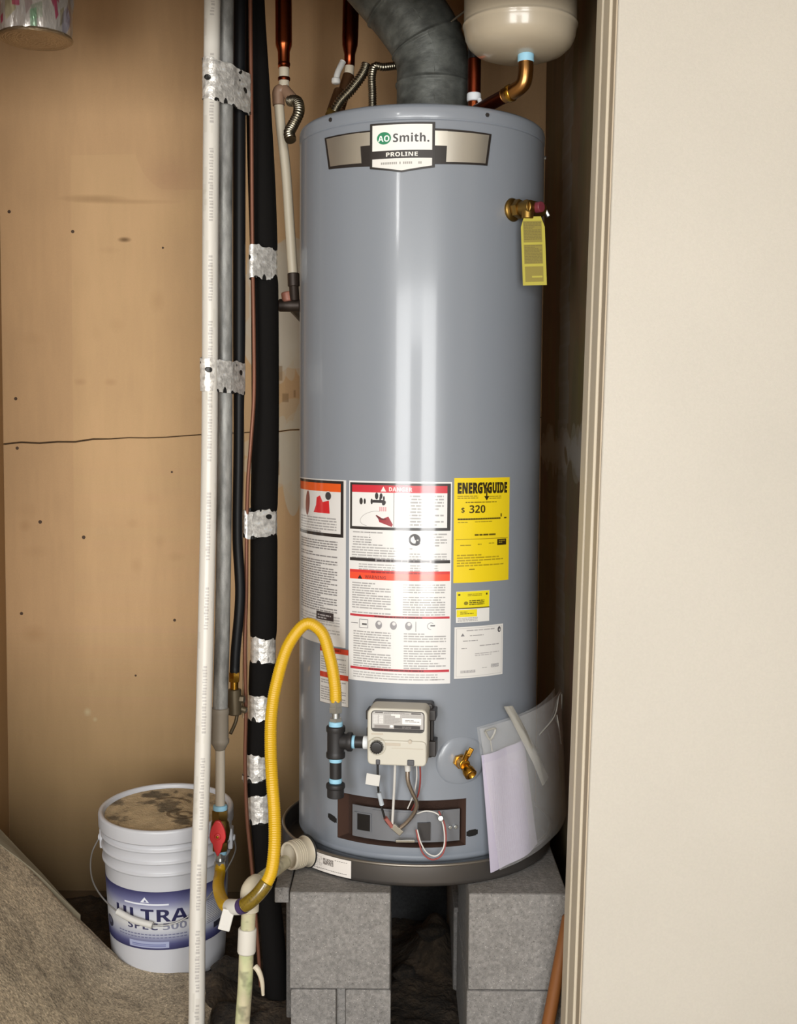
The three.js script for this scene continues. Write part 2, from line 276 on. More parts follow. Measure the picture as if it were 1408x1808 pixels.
// back wall: kraft-faced board in two sheets, with an uneven joint between them
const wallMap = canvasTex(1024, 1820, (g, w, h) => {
  const r = rng(77), X = (x) => (x - XL) / (XR - XL) * w, Y = (y) => h - y / HC * h;
  const im = g.createImageData(w, h);
  for (let j = 0; j < h; j++) for (let i = 0; i < w; i++) {
    const a = fbm(i / w * 5, j / h * 9, 64, 4, 201), b = fbm(i / 9, j / 60, 4096, 2, 204), k = 1 + 0.10 * (a - 0.5) + 0.03 * (b - 0.5) + (hash(i, j, 205) - 0.5) * 0.022, q = (j * w + i) * 4;
    im.data[q] = 196 * k; im.data[q + 1] = 160 * k; im.data[q + 2] = 119 * k; im.data[q + 3] = 255;
  }
  g.putImageData(im, 0, 0);
  const blot = (x, y, rx, ry, c) => { g.save(); g.translate(X(x), Y(y)); g.scale(rx / (XR - XL) * w, ry / HC * h); const f = g.createRadialGradient(0, 0, 0, 0, 0, 1); f.addColorStop(0, c); f.addColorStop(0.2, c); f.addColorStop(1, c.replace(/[\d.]+\)$/, '0)')); g.fillStyle = f; g.fillRect(-1, -1, 2, 2); g.restore(); };
  // paler patch on the sheet face, fading out towards the bottom
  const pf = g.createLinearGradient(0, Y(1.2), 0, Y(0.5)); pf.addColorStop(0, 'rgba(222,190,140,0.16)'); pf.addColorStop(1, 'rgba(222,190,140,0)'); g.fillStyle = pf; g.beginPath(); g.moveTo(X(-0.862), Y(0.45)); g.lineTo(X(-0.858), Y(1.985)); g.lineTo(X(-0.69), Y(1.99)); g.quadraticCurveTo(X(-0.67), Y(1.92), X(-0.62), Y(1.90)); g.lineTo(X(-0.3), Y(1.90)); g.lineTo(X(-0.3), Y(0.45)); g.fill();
  // smears and scuffs
  blot(-0.80, 1.875, 0.10, 0.012, 'rgba(120,92,58,0.3)'); blot(-0.72, 1.868, 0.16, 0.008, 'rgba(130,100,64,0.2)');
  blot(-0.60, 1.93, 0.09, 0.07, 'rgba(160,120,95,0.22)'); blot(-0.72, 1.77, 0.02, 0.008, 'rgba(90,66,40,0.7)');
  blot(-0.99, 1.02, 0.02, 0.02, 'rgba(150,112,72,0.2)'); blot(-0.97, 0.73, 0.04, 0.03, 'rgba(150,112,72,0.2)'); blot(-0.76, 1.40, 0.02, 0.012, 'rgba(150,112,76,0.2)'); blot(-0.84, 1.40, 0.02, 0.012, 'rgba(150,112,76,0.2)');
  for (let k = 0; k < 36; k++) blot(XL + r() * 1.1, 0.2 + r() * 1.9, 0.01 + r() * 0.035, 0.006 + r() * 0.03, `rgba(140,104,68,${0.03 + r() * 0.09})`);
  blot(-0.83, 0.52, 0.012, 0.014, 'rgba(214,196,160,0.8)'); blot(-0.81, 0.50, 0.008, 0.008, 'rgba(214,196,160,0.7)');
  // olive-brown tint, deepening towards the foot of the wall
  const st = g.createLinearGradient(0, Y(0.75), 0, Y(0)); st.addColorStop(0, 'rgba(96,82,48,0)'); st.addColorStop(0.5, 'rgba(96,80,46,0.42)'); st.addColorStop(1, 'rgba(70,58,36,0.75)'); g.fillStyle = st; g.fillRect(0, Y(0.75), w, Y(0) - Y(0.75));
  // joint compound beside the water heater
  const smear = (x0, x1, y0, y1, n, c) => { for (let k = 0; k < n; k++) { g.fillStyle = c; g.globalAlpha = 0.35 + 0.4 * r(); g.beginPath(); const x = X(x0 + (x1 - x0) * r()), y = Y(y0 + (y1 - y0) * r()), a = 14 + r() * 40, b = 20 + r() * 70; g.ellipse(x, y, a, b, (r() - 0.5) * 0.8, 0, 7); g.fill(); } g.globalAlpha = 1; };
  smear(-0.36, -0.05, 1.48, 1.70, 60, '#c9bfae'); smear(-0.36, -0.02, 1.17, 1.27, 26, '#c5baa6'); smear(-0.40, 0.0, 2.0, 2.1, 0, '#c5baa6');
  for (let k = 0; k < 14; k++) { g.fillStyle = 'rgba(126,98,66,0.5)'; g.fillRect(X(-0.34 + r() * 0.2), Y(1.15 + r() * 0.5), 3 + r() * 10, 6 + r() * 26); }
});
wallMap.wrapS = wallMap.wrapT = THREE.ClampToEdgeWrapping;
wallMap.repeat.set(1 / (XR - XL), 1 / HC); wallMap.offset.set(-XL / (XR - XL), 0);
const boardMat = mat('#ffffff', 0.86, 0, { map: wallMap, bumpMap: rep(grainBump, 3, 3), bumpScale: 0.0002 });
const sideMat = mat('#a5845a', 0.9, 0, { bumpMap: rep(grainBump, 3, 3), bumpScale: 0.0002 });
function board(pts, z0, t) { const s = new THREE.Shape(pts.map(([x, y]) => new THREE.Vector2(x, y))); return new THREE.ExtrudeGeometry(s, { depth: t, bevelEnabled: true, bevelSize: 0.0012, bevelThickness: 0.0012, bevelOffset: -0.0012, bevelSegments: 1, curveSegments: 4 }).translate(0, 0, z0); }
const wallBack = struct('wall_back', uvBox(XL - 0.1, XR + 0.1, -0.1, HC, ZB - 0.14, ZB - 0.016), M.gap);
const seamY = (x) => 1.2335 + (x + 1.03) * 0.057 + 0.002 * Math.sin(x * 23) + 0.0015 * Math.sin(x * 61);
const seam = []; for (let k = 0; k <= 30; k++) { const x = XL + (XR - XL) * k / 30; seam.push([x, seamY(x)]); }
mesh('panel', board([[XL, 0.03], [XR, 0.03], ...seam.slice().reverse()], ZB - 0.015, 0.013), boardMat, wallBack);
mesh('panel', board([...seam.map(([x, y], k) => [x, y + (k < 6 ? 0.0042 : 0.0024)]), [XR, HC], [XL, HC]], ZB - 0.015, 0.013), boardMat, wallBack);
{ // screw heads in the boards
  const screw = (x, y, r = 0.0045) => mesh('screw', rod([x, y, ZB - 0.004], [x, y, ZB + 0.0002], r, 0.001, 10), mat('#4a3524', 0.7), wallBack);
  for (const [x, y, r] of [[-1.01, 1.355], [-1.008, 1.225], [-1.003, 0.785], [-1.02, 1.84], [-0.855, 1.79], [-0.95, 1.03, 0.005], [-0.835, 0.99, 0.005], [-0.60, 1.165, 0.003], [-0.595, 0.77, 0.004], [-0.70, 0.62, 0.003], [-0.62, 1.75, 0.003]]) screw(x, y, r);
}
struct('wall_left', uvBox(XL - 0.12, XL, -0.1, HC, ZB - 0.016, ZN), sideMat);
{
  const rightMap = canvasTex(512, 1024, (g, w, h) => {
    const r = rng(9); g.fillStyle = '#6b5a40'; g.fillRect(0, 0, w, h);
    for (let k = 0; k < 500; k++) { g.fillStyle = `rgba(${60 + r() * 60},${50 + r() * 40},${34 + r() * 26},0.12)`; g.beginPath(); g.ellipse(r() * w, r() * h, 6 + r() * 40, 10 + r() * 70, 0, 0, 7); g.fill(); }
    const U = (z) => (z - ZB) / (ZN - ZB) * w, Y = (y) => h - y / HC * h;
    // taped joints: an upright one and a level one
    g.fillStyle = 'rgba(116,110,102,0.75)'; for (let k = 0; k < 60; k++) { const y = k / 60 * 2.6; if (y > 0.5) g.fillRect(U(-2.86 + 0.012 * Math.sin(k * 1.7)), Y(y + 0.05), 0.15 * w + r() * 6, 0.05 / HC * h + 1); }
    for (let k = 0; k < 46; k++) { g.fillStyle = 'rgba(140,134,126,0.5)'; g.beginPath(); g.ellipse(U(ZB + r() * (ZN - ZB)), Y(1.235 + (r() - 0.5) * 0.05), 12 + r() * 30, 8 + r() * 12, 0, 0, 7); g.fill(); }
    g.fillStyle = '#6b5a40'; g.beginPath(); g.ellipse(U(-2.72), Y(1.225), 16, 6, 0.4, 0, 7); g.fill();
  });
  rightMap.wrapS = rightMap.wrapT = THREE.ClampToEdgeWrapping; rightMap.repeat.set(1 / (ZN - ZB), 1 / HC); rightMap.offset.set(-ZB / (ZN - ZB), 0);
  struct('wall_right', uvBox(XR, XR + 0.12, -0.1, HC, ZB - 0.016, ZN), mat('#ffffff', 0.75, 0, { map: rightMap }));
}
// front wall of the closet with the opening; its edge beside the heater is out of plumb
const edgeX = (y) => 0.3168 + 0.0186 * y;
{
  const s = new THREE.Shape([[-3.2, -0.1], [3.2, -0.1], [3.2, HC], [-3.2, HC]].map((p) => new THREE.Vector2(...p)));
  s.holes.push(new THREE.Path([[-0.98, 0.0], [-0.98, 2.05], [edgeX(2.05), 2.05], [edgeX(0), 0.0]].map((p) => new THREE.Vector2(...p))));
  const g = new THREE.ExtrudeGeometry(s, { depth: ZF - ZN - 0.008, bevelEnabled: true, bevelSize: 0.004, bevelThickness: 0.004, bevelOffset: -0.004, bevelSegments: 4, curveSegments: 2 });
  struct('wall_front', g.translate(0, 0, ZN + 0.004), M.paint);
  // edge of the wall: corner bead, gap and the liner board
  const slant = (z0, z1, t, material, name, y0 = 0.0, y1 = 2.05) => {
    const g2 = new RoundedBoxGeometry(t, y1 - y0, z1 - z0, 2, Math.min(0.003, t / 2.1)); const k = 0.0186, p = g2.attributes.position;
    for (let i = 0; i < p.count; i++) p.setX(i, p.getX(i) + k * p.getY(i));
    return struct(name, g2.translate(edgeX((y0 + y1) / 2) - t / 2 + 0.001, (y0 + y1) / 2, (z0 + z1) / 2), material);
  };
  slant(ZN - 0.006, ZN + 0.055, 0.010, M.trim, 'trim_1');
  slant(ZN + 0.0625, ZF - 0.045, 0.008, M.trim, 'trim_2');
  slant(ZF - 0.043, ZF - 0.006, 0.0035, M.trimShade, 'trim_3');
  slant(ZN + 0.056, ZN + 0.0615, 0.002, M.gap, 'trim_4', 0.62, 1.32);
}
struct('ceiling_closet', uvBox(XL - 0.12, XR + 0.12, HC, HC + 0.12, ZB - 0.14, ZN), sideMat);
struct('ceiling', uvBox(-3.3, 3.3, HC, HC + 0.12, ZN, DOOR.z + 0.3), M.cream);
struct('wall_garage_left', uvBox(-3.3, -3.2, -0.1, HC, ZF, DOOR.z + 0.2), M.cream);
struct('wall_garage_right', uvBox(3.2, 3.3, -0.1, HC, ZF, DOOR.z + 0.2), M.cream);
{
  const s = new THREE.Shape([[-3.3, -0.1], [3.3, -0.1], [3.3, HC], [-3.3, HC]].map((p) => new THREE.Vector2(...p)));
  for (const o of OPEN) s.holes.push(new THREE.Path([[o.x0, o.y0], [o.x0, o.y1], [o.x1, o.y1], [o.x1, o.y0]].map((p) => new THREE.Vector2(...p))));  // pier and slit of this unseen wall are added to shape reflections
  struct('wall_garage_front', new THREE.ExtrudeGeometry(s, { depth: 0.12, bevelEnabled: false }).translate(0, 0, DOOR.z), M.cream);
}
struct('driveway', uvBox(-9, 9, -0.12, 0.0, DOOR.z + 0.12, 14), M.slab);
// garage slab: level, rising to a rough footing on one side, with a broken edge at the closet
const slabH = (x, z) => {
  const w = 0.012 * (fbm(z * 4 + 40, x * 4 + 40, 64, 3, 7) - 0.5), t = -0.615 - x + w * 1.5, lift = t > -0.4 ? (Math.sqrt(t * t + 0.0018) + t) * 0.5 : 0;
  return 0.05 + 1.12 * Math.min(lift, 0.6) * step(-1.25, -1.9, z) + 0.006 * (fbm(x * 9 + 50, z * 9 + 50, 128, 4, 5) - 0.5) - 0.02 * step(-2.655, -2.70, z) - 0.02 * step(-0.425, -0.395, x);
};
struct('floor', merge(
  ground(XL, -0.395, -2.70, -1.2, 120, 220, slabH),
  ground(-0.395, 0.45, -2.12, -1.2, 30, 40, (x, z) => 0.05 + 0.006 * (fbm(x * 9 + 50, z * 9 + 50, 128, 4, 5) - 0.5) - 0.02),
  uvBox(-3.2, XL, -0.1, 0.045, ZF - 0.02, -1.2), uvBox(0.45, 3.2, -0.1, 0.045, ZF - 0.02, -1.2), uvBox(-3.2, 3.2, -0.1, 0.047, -1.2, DOOR.z + 0.12)), M.slab);
const dirtH = (x, z) => 0.004 + 0.05 * (fbm(x * 12 + 30, z * 12 + 60, 256, 4, 15) - 0.5) + 0.10 * Math.exp(-((x - 0.10) ** 2 / 0.0022 + (z + 2.86) ** 2 / 0.012)) + 0.03 * Math.exp(-((x - 0.03) ** 2 / 0.002 + (z + 2.80) ** 2 / 0.012)) + 0.06 * Math.exp(-((x + 0.40) ** 2 / 0.004 + (z + 2.62) ** 2 / 0.01));
{ // smooth trowelled lip along the broken edge, narrowing to nothing
  const g = ground(XL, -0.72, -2.697, -2.60, 60, 10, slabH, 0.02), p = g.attributes.position;
  for (let i = 0; i < p.count; i++) { const x = p.getX(i), z = -2.697 + (p.getZ(i) + 2.697) * (0.03 + 0.97 * step(-0.72, -1.02, x)); p.setZ(i, z); if (p.getY(i) > -0.01) p.setY(i, slabH(x, z) + 0.0025 + 0.012 * step(-2.655, -2.70, z)); }
  g.computeVertexNormals();
  struct('floor_edge', g, mat('#7d7562', 0.92, 0, { bumpMap: rep(slabBump, 2, 2), bumpScale: 0.001 }));
}
struct('ground', ground(XL, XR, ZB - 0.01, -2.1, 180, 150, dirtH, 0.1), M.dirt);

// ------------------------------------------------------------------ concrete block piers
function block(x0, x1, y0, y1, z0, z1, label, group) {
  const g = boxUV(plain(new RoundedBoxGeometry(x1 - x0, y1 - y0, z1 - z0, 3, 0.0035)));
  const m = mesh('concrete_block', g, M.concrete); m.position.set((x0 + x1) / 2, y0, (z0 + z1) / 2); g.translate(0, (y1 - y0) / 2, 0);
  const uv = g.attributes.uv, o = hash(Math.round(x0 * 999), Math.round(z0 * 999 + y0 * 77), 3); for (let i = 0; i < uv.count; i++) uv.setXY(i, uv.getX(i) + o, uv.getY(i) + o * 3);
  return tag(m, label, 'block', group);
}
const BT = 0.390, BM = 0.197;
block(-0.205, -0.010, BM + 0.001, BT, -2.67, -2.28, 'grey concrete block topping the pier beside the drain pipe');
block(0.141, 0.332, BM + 0.001, BT, -2.67, -2.28, 'whitewash-smudged grey concrete block under the pan beside the white wall');
{ // sash block: its end has an upright groove
  const s = new THREE.Shape([[-0.0965, -0.194], [0.0965, -0.194], [0.0965, 0.194], [0.010, 0.194], [0.008, 0.180], [-0.008, 0.180], [-0.010, 0.194], [-0.0965, 0.194]].map((p) => new THREE.Vector2(p[0], -p[1])));
  const g = boxUV(plain(new THREE.ExtrudeGeometry(s, { depth: BM - 0.006, bevelEnabled: true, bevelSize: 0.003, bevelThickness: 0.003, bevelOffset: -0.003, bevelSegments: 2 }).rotateX(-Math.PI / 2).translate(0, 0.002, 0)));
  const m = mesh('concrete_block', g, M.concrete); m.position.set(-0.1055, 0, -2.476); tag(m, 'grooved concrete block at the base, next to the drain pipe', 'block');
}
block(0.139, 0.331, 0.0, BM - 0.001, -2.67, -2.282, 'wide concrete block at the base, beside the wooden stick');
block(0.146, 0.335, BM + 0.001, BT, -3.07, -2.682, 'concrete block set behind the smudged block under the pan');
block(0.132, 0.325, 0.0, BM - 0.001, -3.07, -2.69, 'concrete block at the base, deep in the gap between the piers');
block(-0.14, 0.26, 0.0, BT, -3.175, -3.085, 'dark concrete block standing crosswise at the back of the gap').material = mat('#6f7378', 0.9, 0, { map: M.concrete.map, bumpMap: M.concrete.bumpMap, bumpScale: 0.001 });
block(-0.2365, -0.2085, 0.0, 0.358, -2.95, -2.55, 'concrete block standing in the dark beneath the thin paver');
{ const g = boxUV(plain(new RoundedBoxGeometry(0.029, 0.031, 0.42, 3, 0.003).translate(0, 0.0155, 0))); const m = mesh('concrete_paver', g, M.concrete); m.position.set(-0.25, 0.3585, -2.515); tag(m, 'thin concrete paver edge jutting out beside the pan fitting', 'paver'); g.translate(0, 0, 0); m.position.x = -0.2222; }

// ------------------------------------------------------------------ drain pan under the heater
const HX = 0.044, HZ = -2.595, HR = 0.256, PR = 0.291;
{
  const t = thing('drain_pan', 'round grey metal drain pan on the concrete blocks', 'pan', [HX, 0.391, HZ]);
  mesh('tray', new THREE.LatheGeometry([[0.0001, 0], [PR - 0.006, 0], [PR - 0.001, 0.004], [PR, 0.010], [PR, 0.042], [PR - 0.003, 0.042], [PR - 0.003, 0.008], [PR - 0.008, 0.004], [0.0001, 0.003]].map((p) => new THREE.Vector2(...p)), 128), M.pan, t);
  mesh('rolled_rim', new THREE.TorusGeometry(PR - 0.0015, 0.0032, 10, 160).rotateX(Math.PI / 2).translate(0, 0.0435, 0), M.panRim, t);
  const lab = canvasTex(256, 128, (g, w, h) => {
    g.fillStyle = '#ded8d2'; g.fillRect(0, 0, w, h); const r = rng(3);
    g.fillStyle = '#8d8883'; for (let y = 14; y < 116; y += 9) for (let x = 10; x < 84; x += 12) if (r() > 0.2) g.fillRect(x, y, 4 + r() * 7, 3);
    g.fillStyle = '#7c7671'; g.fillRect(98, 26, 62, 46); g.fillStyle = '#ded8d2'; for (let k = 0; k < 40; k++) g.fillRect(98 + r() * 58, 26 + r() * 44, 5, 3);
    g.fillStyle = '#6f6a66'; for (let x = 168; x < 240; x += 12) g.fillRect(x, 20, 8, 4); for (let x = 96; x < 232; x += 10) g.fillRect(x, 104, 7, 5); for (let x = 20; x < 92; x += 10) g.fillRect(x, 108, 6, 4);
  });
  mesh('sticker', bent(PR + 0.0007, -49.2, -27.1, 0.0055, 0.0408, { n: 16 }), mat('#ffffff', 0.6, 0, { map: lab }), t, 'white printed sticker on the pan wall');
  // drain adapter on the pan wall
  const d = V(-0.74, 0, 0.67).normalize(), a0 = V(-0.775, 0, 0.632).normalize().multiplyScalar(PR - 0.002).setY(0.034), ad = (q) => a0.clone().addScaledVector(d, q);
  mesh('drain_adapter', merge(spin(ad(0), ad(1), [[0, 0.016], [0, 0.032], [0.005, 0.032], [0.006, 0.027], [0.017, 0.0275], [0.018, 0.0285], [0.046, 0.0285], [0.0485, 0.0275], [0.0485, 0.0238], [0.044, 0.0230], [0.022, 0.0225], [0.022, 0.015]], 40),
    ...[0.022, 0.027, 0.032, 0.037].map((q) => new THREE.TorusGeometry(0.0286, 0.0009, 6, 40).applyQuaternion(new THREE.Quaternion().setFromUnitVectors(V(0, 0, 1), d)).translate(...ad(q).toArray()))), M.cpvc, t, 'off-white threaded drain adapter');
  mesh('rubber_washer', spin(ad(-0.001), ad(1), [[0, 0.018], [0, 0.034], [0.006, 0.034], [0.006, 0.018]], 36), M.black, t);
}

// ------------------------------------------------------------------ water heater
const H0 = 0.395;
const heater = thing('water_heater', 'tall grey cylindrical gas water heater covered in warning stickers', 'water heater', [HX, H0, HZ]);
{
  const y = (w) => w - H0, R = HR, top = y(1.899);
  const lathe = (pts, a0 = 0, a1 = 360, seg = 128) => new THREE.LatheGeometry(pts.map((p) => new THREE.Vector2(...p)), seg, a0 * DEG, (a1 - a0) * DEG);
  const A0 = -39.5, A1 = 21.6, c0 = y(0.4585), c1 = y(0.5535);
  const bottom = lathe([[0.001, y(0.40)], [R - 0.012, y(0.40)], [R - 0.010, y(0.404)], [R - 0.010, y(0.424)], [R - 0.004, y(0.428)], [R - 0.001, y(0.431)], [R, y(0.434)], [R, y(0.440)], [R - 0.0012, y(0.4415)], [R, y(0.443)], [R, c0]]);
  const upper = lathe([[R, c1], [R, y(0.9)], [R, y(1.4)], [R, y(1.866)]], 0, 360, 160);
  const side = lathe([[R, c0], [R, c1]], A1, 360 + A0, 120);
  const jamb = bent(R - 0.0005, A0, A1, c0 - 0.002, c0 + 0.0005, { thick: 0.035 }), head = bent(R - 0.0005, A0, A1, c1 - 0.0005, c1 + 0.002, { thick: 0.035 }), j0 = bent(R - 0.0005, A0 - 0.4, A0 + 0.1, c0, c1, { n: 1, thick: 0.035 }), j1 = bent(R - 0.0005, A1 - 0.1, A1 + 0.4, c0, c1, { n: 1, thick: 0.035 });
  const jacket = mesh('jacket', merge(bottom, upper, side), M.tank, heater);
  mesh('top_cap', lathe([[R, y(1.866)], [R, y(1.8675)], [R - 0.0018, y(1.869)], [R - 0.0018, y(1.871)], [R + 0.0008, y(1.8725)], [R + 0.0008, y(1.889)], [R - 0.001, y(1.895)], [R - 0.006, y(1.899)], [R - 0.012, y(1.900)], [0.001, y(1.900)]], 0, 360, 160), M.tank, heater);
  const radial = (th, r, yy) => V(r * Math.sin(th * DEG), yy, r * Math.cos(th * DEG));
  for (const [th, yy] of [[-45, 1.884], [28, 1.884]]) mesh('cap_screw', hexNut(radial(th, R - 0.002, y(yy)), radial(th, R + 0.004, y(yy)), 0.0042), M.darkPlastic, heater);
  mesh('cap_screw', hexNut(radial(88, R - 0.002, y(1.852)), radial(88, R + 0.005, y(1.852)), 0.004), M.zinc, heater);

  // burner chamber behind the opening
  const ch = mesh('burner_chamber', merge(jamb, head, j0, j1, bent(R - 0.033, A0 - 1, A1 + 1, c0 - 0.004, c1 + 0.004, { thick: 0.002 })), M.insulation, heater, 'rust-brown insulation behind the burner opening');
  const door = mesh('burner_door', merge(bent(R - 0.013, -33, 19.8, y(0.465), y(0.529), { thick: 0.003 }), bent(R - 0.0112, -22, 4, y(0.474), y(0.5255), { thick: 0.002 }), bent(R - 0.0102, 11.2, 12.0, y(0.467), y(0.526), { n: 2, thick: 0.003 })), M.plate, heater, 'grey steel burner door');
  mesh('sight_frame', merge(bent(R - 0.010, -31.6, -30.2, y(0.478), y(0.516), { n: 3, thick: 0.004 }), bent(R - 0.011, -30.2, -22.6, y(0.478), y(0.516), { n: 6, thick: 0.003 })), M.plate, door);
  mesh('sight_glass', bent(R - 0.0098, -29.8, -23.2, y(0.4805), y(0.5135), { n: 6, thick: 0.003 }), M.blackGloss, door, 'dark square sight window');
  mesh('door_bracket', bent(R - 0.008, -0.5, 5.5, y(0.470), y(0.506), { n: 5, thick: 0.006 }), M.darkPlastic, door);
  for (const th of [14.8, 17.5]) mesh('door_screw', rod(radial(th, R - 0.014, y(0.494)), radial(th, R - 0.008, y(0.494)), 0.004, 0.001, 12), M.zinc, door);
  for (const [a, b, yy, k] of [[-45.6, -40, 0.492, 0.006], [21.9, 27.6, 0.482, -0.001]]) mesh('slot', bent(R + 0.0004, a, b, (s) => y(yy - 0.0065) + k * (1 - s) + (s < 0.15 || s > 0.85 ? 0.002 : 0), (s) => y(yy + 0.0065) + k * (1 - s) - (s < 0.15 || s > 0.85 ? 0.002 : 0), { n: 10, thick: 0.003 }), M.dark, heater, 'dark keyhole slot');

  // brand badge: dark frame, two chrome wings, white plates
  const bd = mesh('badge', merge(
    bent(R + 0.0022, -48.9, -23.5, (s) => y(1.7895 - 0.006 * s), (s) => y(1.852 - 0.001 * s), { n: 14, thick: 0.003, slant: [2.9, 0] }), bent(R + 0.0022, 4.4, 30.2, (s) => y(1.7845 + 0.004 * s), (s) => y(1.851 - 0.002 * s), { n: 14, thick: 0.003, slant: [0, -1.9] }),
    bent(R + 0.0026, -23.6, 4.5, (s) => y(1.7785 - 0.009 * (1 - Math.abs(2 * s - 1))), y(1.8625), { n: 18, thick: 0.0034 })), mat('#241f1d', 0.4), heater, 'dark winged badge');
  const chrome = mat('#dcd8ce', 0.36, 0.9);
  mesh('chrome_wing', merge(bent(R + 0.0030, -47.4, -28.6, (s) => y(1.7940 - 0.003 * s), y(1.8485), { n: 12, thick: 0.001, slant: [2.6, 1] }), bent(R + 0.0030, -28.6, -23.6, y(1.823), y(1.848), { n: 6, thick: 0.001 })), chrome, bd);
  mesh('chrome_wing', merge(bent(R + 0.0030, 9.9, 28.9, (s) => y(1.7890 + 0.003 * s), y(1.846), { n: 12, thick: 0.001, slant: [-0.6, -1.7] }), bent(R + 0.0030, 4.5, 9.9, y(1.819), y(1.8465), { n: 6, thick: 0.001 })), chrome, bd);
  const logo = canvasTex(512, 256, (g, w, h) => {
    g.fillStyle = '#e6e4df'; g.fillRect(0, 0, w, h);
    g.fillStyle = '#1f7d55'; g.beginPath(); g.arc(104, 132, 62, 0, 7); g.fill();
    g.fillStyle = '#eef2ec'; g.textAlign = 'center'; g.textBaseline = 'middle'; g.font = 'bold 84px sans-serif'; g.fillText('AO', 104, 136, 104);
    g.fillStyle = '#3b3b3d'; g.textAlign = 'left'; g.font = 'bold 116px sans-serif'; g.fillText('Smith.', 178, 134, 316);
  });
  mesh('logo_plate', bent(R + 0.0036, -22.4, 3.3, y(1.8105), y(1.8585), { n: 14, thick: 0.0012 }), mat('#ffffff', 0.4, 0, { map: logo }), bd, 'white plate with a green round logo');
  const pro = canvasTex(512, 96, (g, w, h) => { g.fillStyle = '#2a2422'; g.fillRect(0, 0, w, h); g.fillStyle = '#e8e4dc'; g.font = 'bold 78px sans-serif'; g.textAlign = 'center'; g.textBaseline = 'middle'; g.fillText('PROLINE', w / 2, h / 2 + 2, 270); });
  mesh('series_bar', bent(R + 0.0032, -22.8, 3.8, y(1.7965), y(1.8098), { n: 14, thick: 0.001 }), mat('#ffffff', 0.4, 0, { map: pro }), bd);
  const low = canvasTex(512, 96, (g, w, h) => { g.fillStyle = '#dcdad6'; g.fillRect(0, 0, w, h); g.fillStyle = '#97948f'; const r = rng(8); for (let x = 78; x < 430; x += 16) if (r() > 0.15) g.fillRect(x, 28, 11, 18); });
  mesh('lower_plate', bent(R + 0.0034, -22.4, 3.3, (s) => y(1.7815 - 0.009 * (1 - Math.abs(2 * s - 1))), y(1.7955), { n: 14, thick: 0.001 }), mat('#ffffff', 0.45, 0, { map: low }), bd);

  // stickers -------------------------------------------------------
  const words = (g, x, y0, w, h, lh, col, seed, fill = 0.94, th = 0.5) => { const r = rng(seed); g.fillStyle = col; for (let yy = y0; yy < y0 + h; yy += lh) { const end = x + w * (r() > 0.25 ? 1 : 0.45 + 0.5 * r()); if (r() > fill) continue; for (let xx = x; xx < end;) { const k = lh * (0.8 + 4 * r() * r() + 0.8 * r()); g.fillRect(xx, yy, Math.min(k, end - xx), lh * th); xx += k + lh * 0.3; } } };
  const sticker = (name, th0, th1, y0, y1, w, h, label, draw, lift = 0.0006, extra = {}) => mesh(name, bent(R + lift, th0, th1, y(y0), y(y1), { n: Math.max(6, Math.round((th1 - th0) / 2)), thick: 0.0004 }), mat('#ffffff', 0.42, 0, { map: canvasTex(w, h, draw), clearcoat: 0.8, clearcoatRoughness: 0.1, ...extra }), heater, label);
  const ink = 'rgba(98,96,99,0.5)';
  sticker('warning_sticker', -33.4, 13.4, 0.786, 1.181, 728, 1432, 'large white warning sticker with red bars and pictograms', (g, w, h) => {
    const k = 4; g.scale(k, k); w /= k; h /= k;
    g.fillStyle = '#dad9d8'; g.fillRect(0, 0, w, h);
    g.fillStyle = '#231f20'; g.fillRect(2, 3, 178, 83); g.fillStyle = '#dcdbda'; g.fillRect(6, 7, 168, 74);
    g.fillStyle = '#c02031'; g.fillRect(6, 7, 168, 13); g.fillStyle = '#e9d9d4'; g.beginPath(); g.moveTo(60, 18); g.lineTo(65, 9); g.lineTo(70, 18); g.fill(); g.font = 'bold 10px sans-serif'; g.fillText('DANGER', 74, 17.6);
    g.fillStyle = '#4d4a4c'; g.fillRect(83, 20, 0.9, 60);
    g.fillStyle = '#2b2729'; for (const [x, yy, rx, ry] of [[24, 36, 3.2, 6], [31, 36, 2, 5], [44, 36, 2, 5], [53, 26, 3, 6], [61, 26, 2.6, 5], [66, 30, 1.6, 4]]) { g.beginPath(); g.ellipse(x, yy, rx, ry, 0, 0, 7); g.fill(); }
    g.fillRect(46, 33, 20, 5); g.beginPath(); g.ellipse(66, 38, 3.2, 4.5, 0.4, 0, 7); g.fill(); g.fillRect(58, 28, 3, 8);
    g.fillStyle = 'rgba(200,120,125,0.75)'; for (let q = 0; q < 4; q++) g.fillRect(58 + q * 3.4, 45, 2, 8);
    g.strokeStyle = '#a09c9d'; g.lineWidth = 0.8; g.beginPath(); g.ellipse(46, 66, 24, 12, -0.25, 2.2, 5.4); g.stroke();
    g.fillStyle = '#932430'; g.beginPath(); g.moveTo(54, 60); g.lineTo(64, 66); g.lineTo(74, 62); g.lineTo(82, 76); g.lineTo(80, 80); g.lineTo(58, 72); g.fill(); g.fillStyle = '#5e1a22'; for (let q = 0; q < 5; q++) { g.save(); g.translate(58 + q * 3, 67); g.rotate(-0.7 - q * 0.22); g.fillRect(-1, -9, 2, 9); g.restore(); }
    words(g, 88, 24, 80, 55, 5.6, ink, 11); words(g, 8, 90, 56, 26, 4.4, ink, 12); words(g, 40, 90, 2, 26, 4.4, ink, 13); words(g, 138, 91, 36, 24, 5, ink, 14); words(g, 6, 117, 168, 20, 4.6, 'rgba(110,108,110,0.5)', 15);
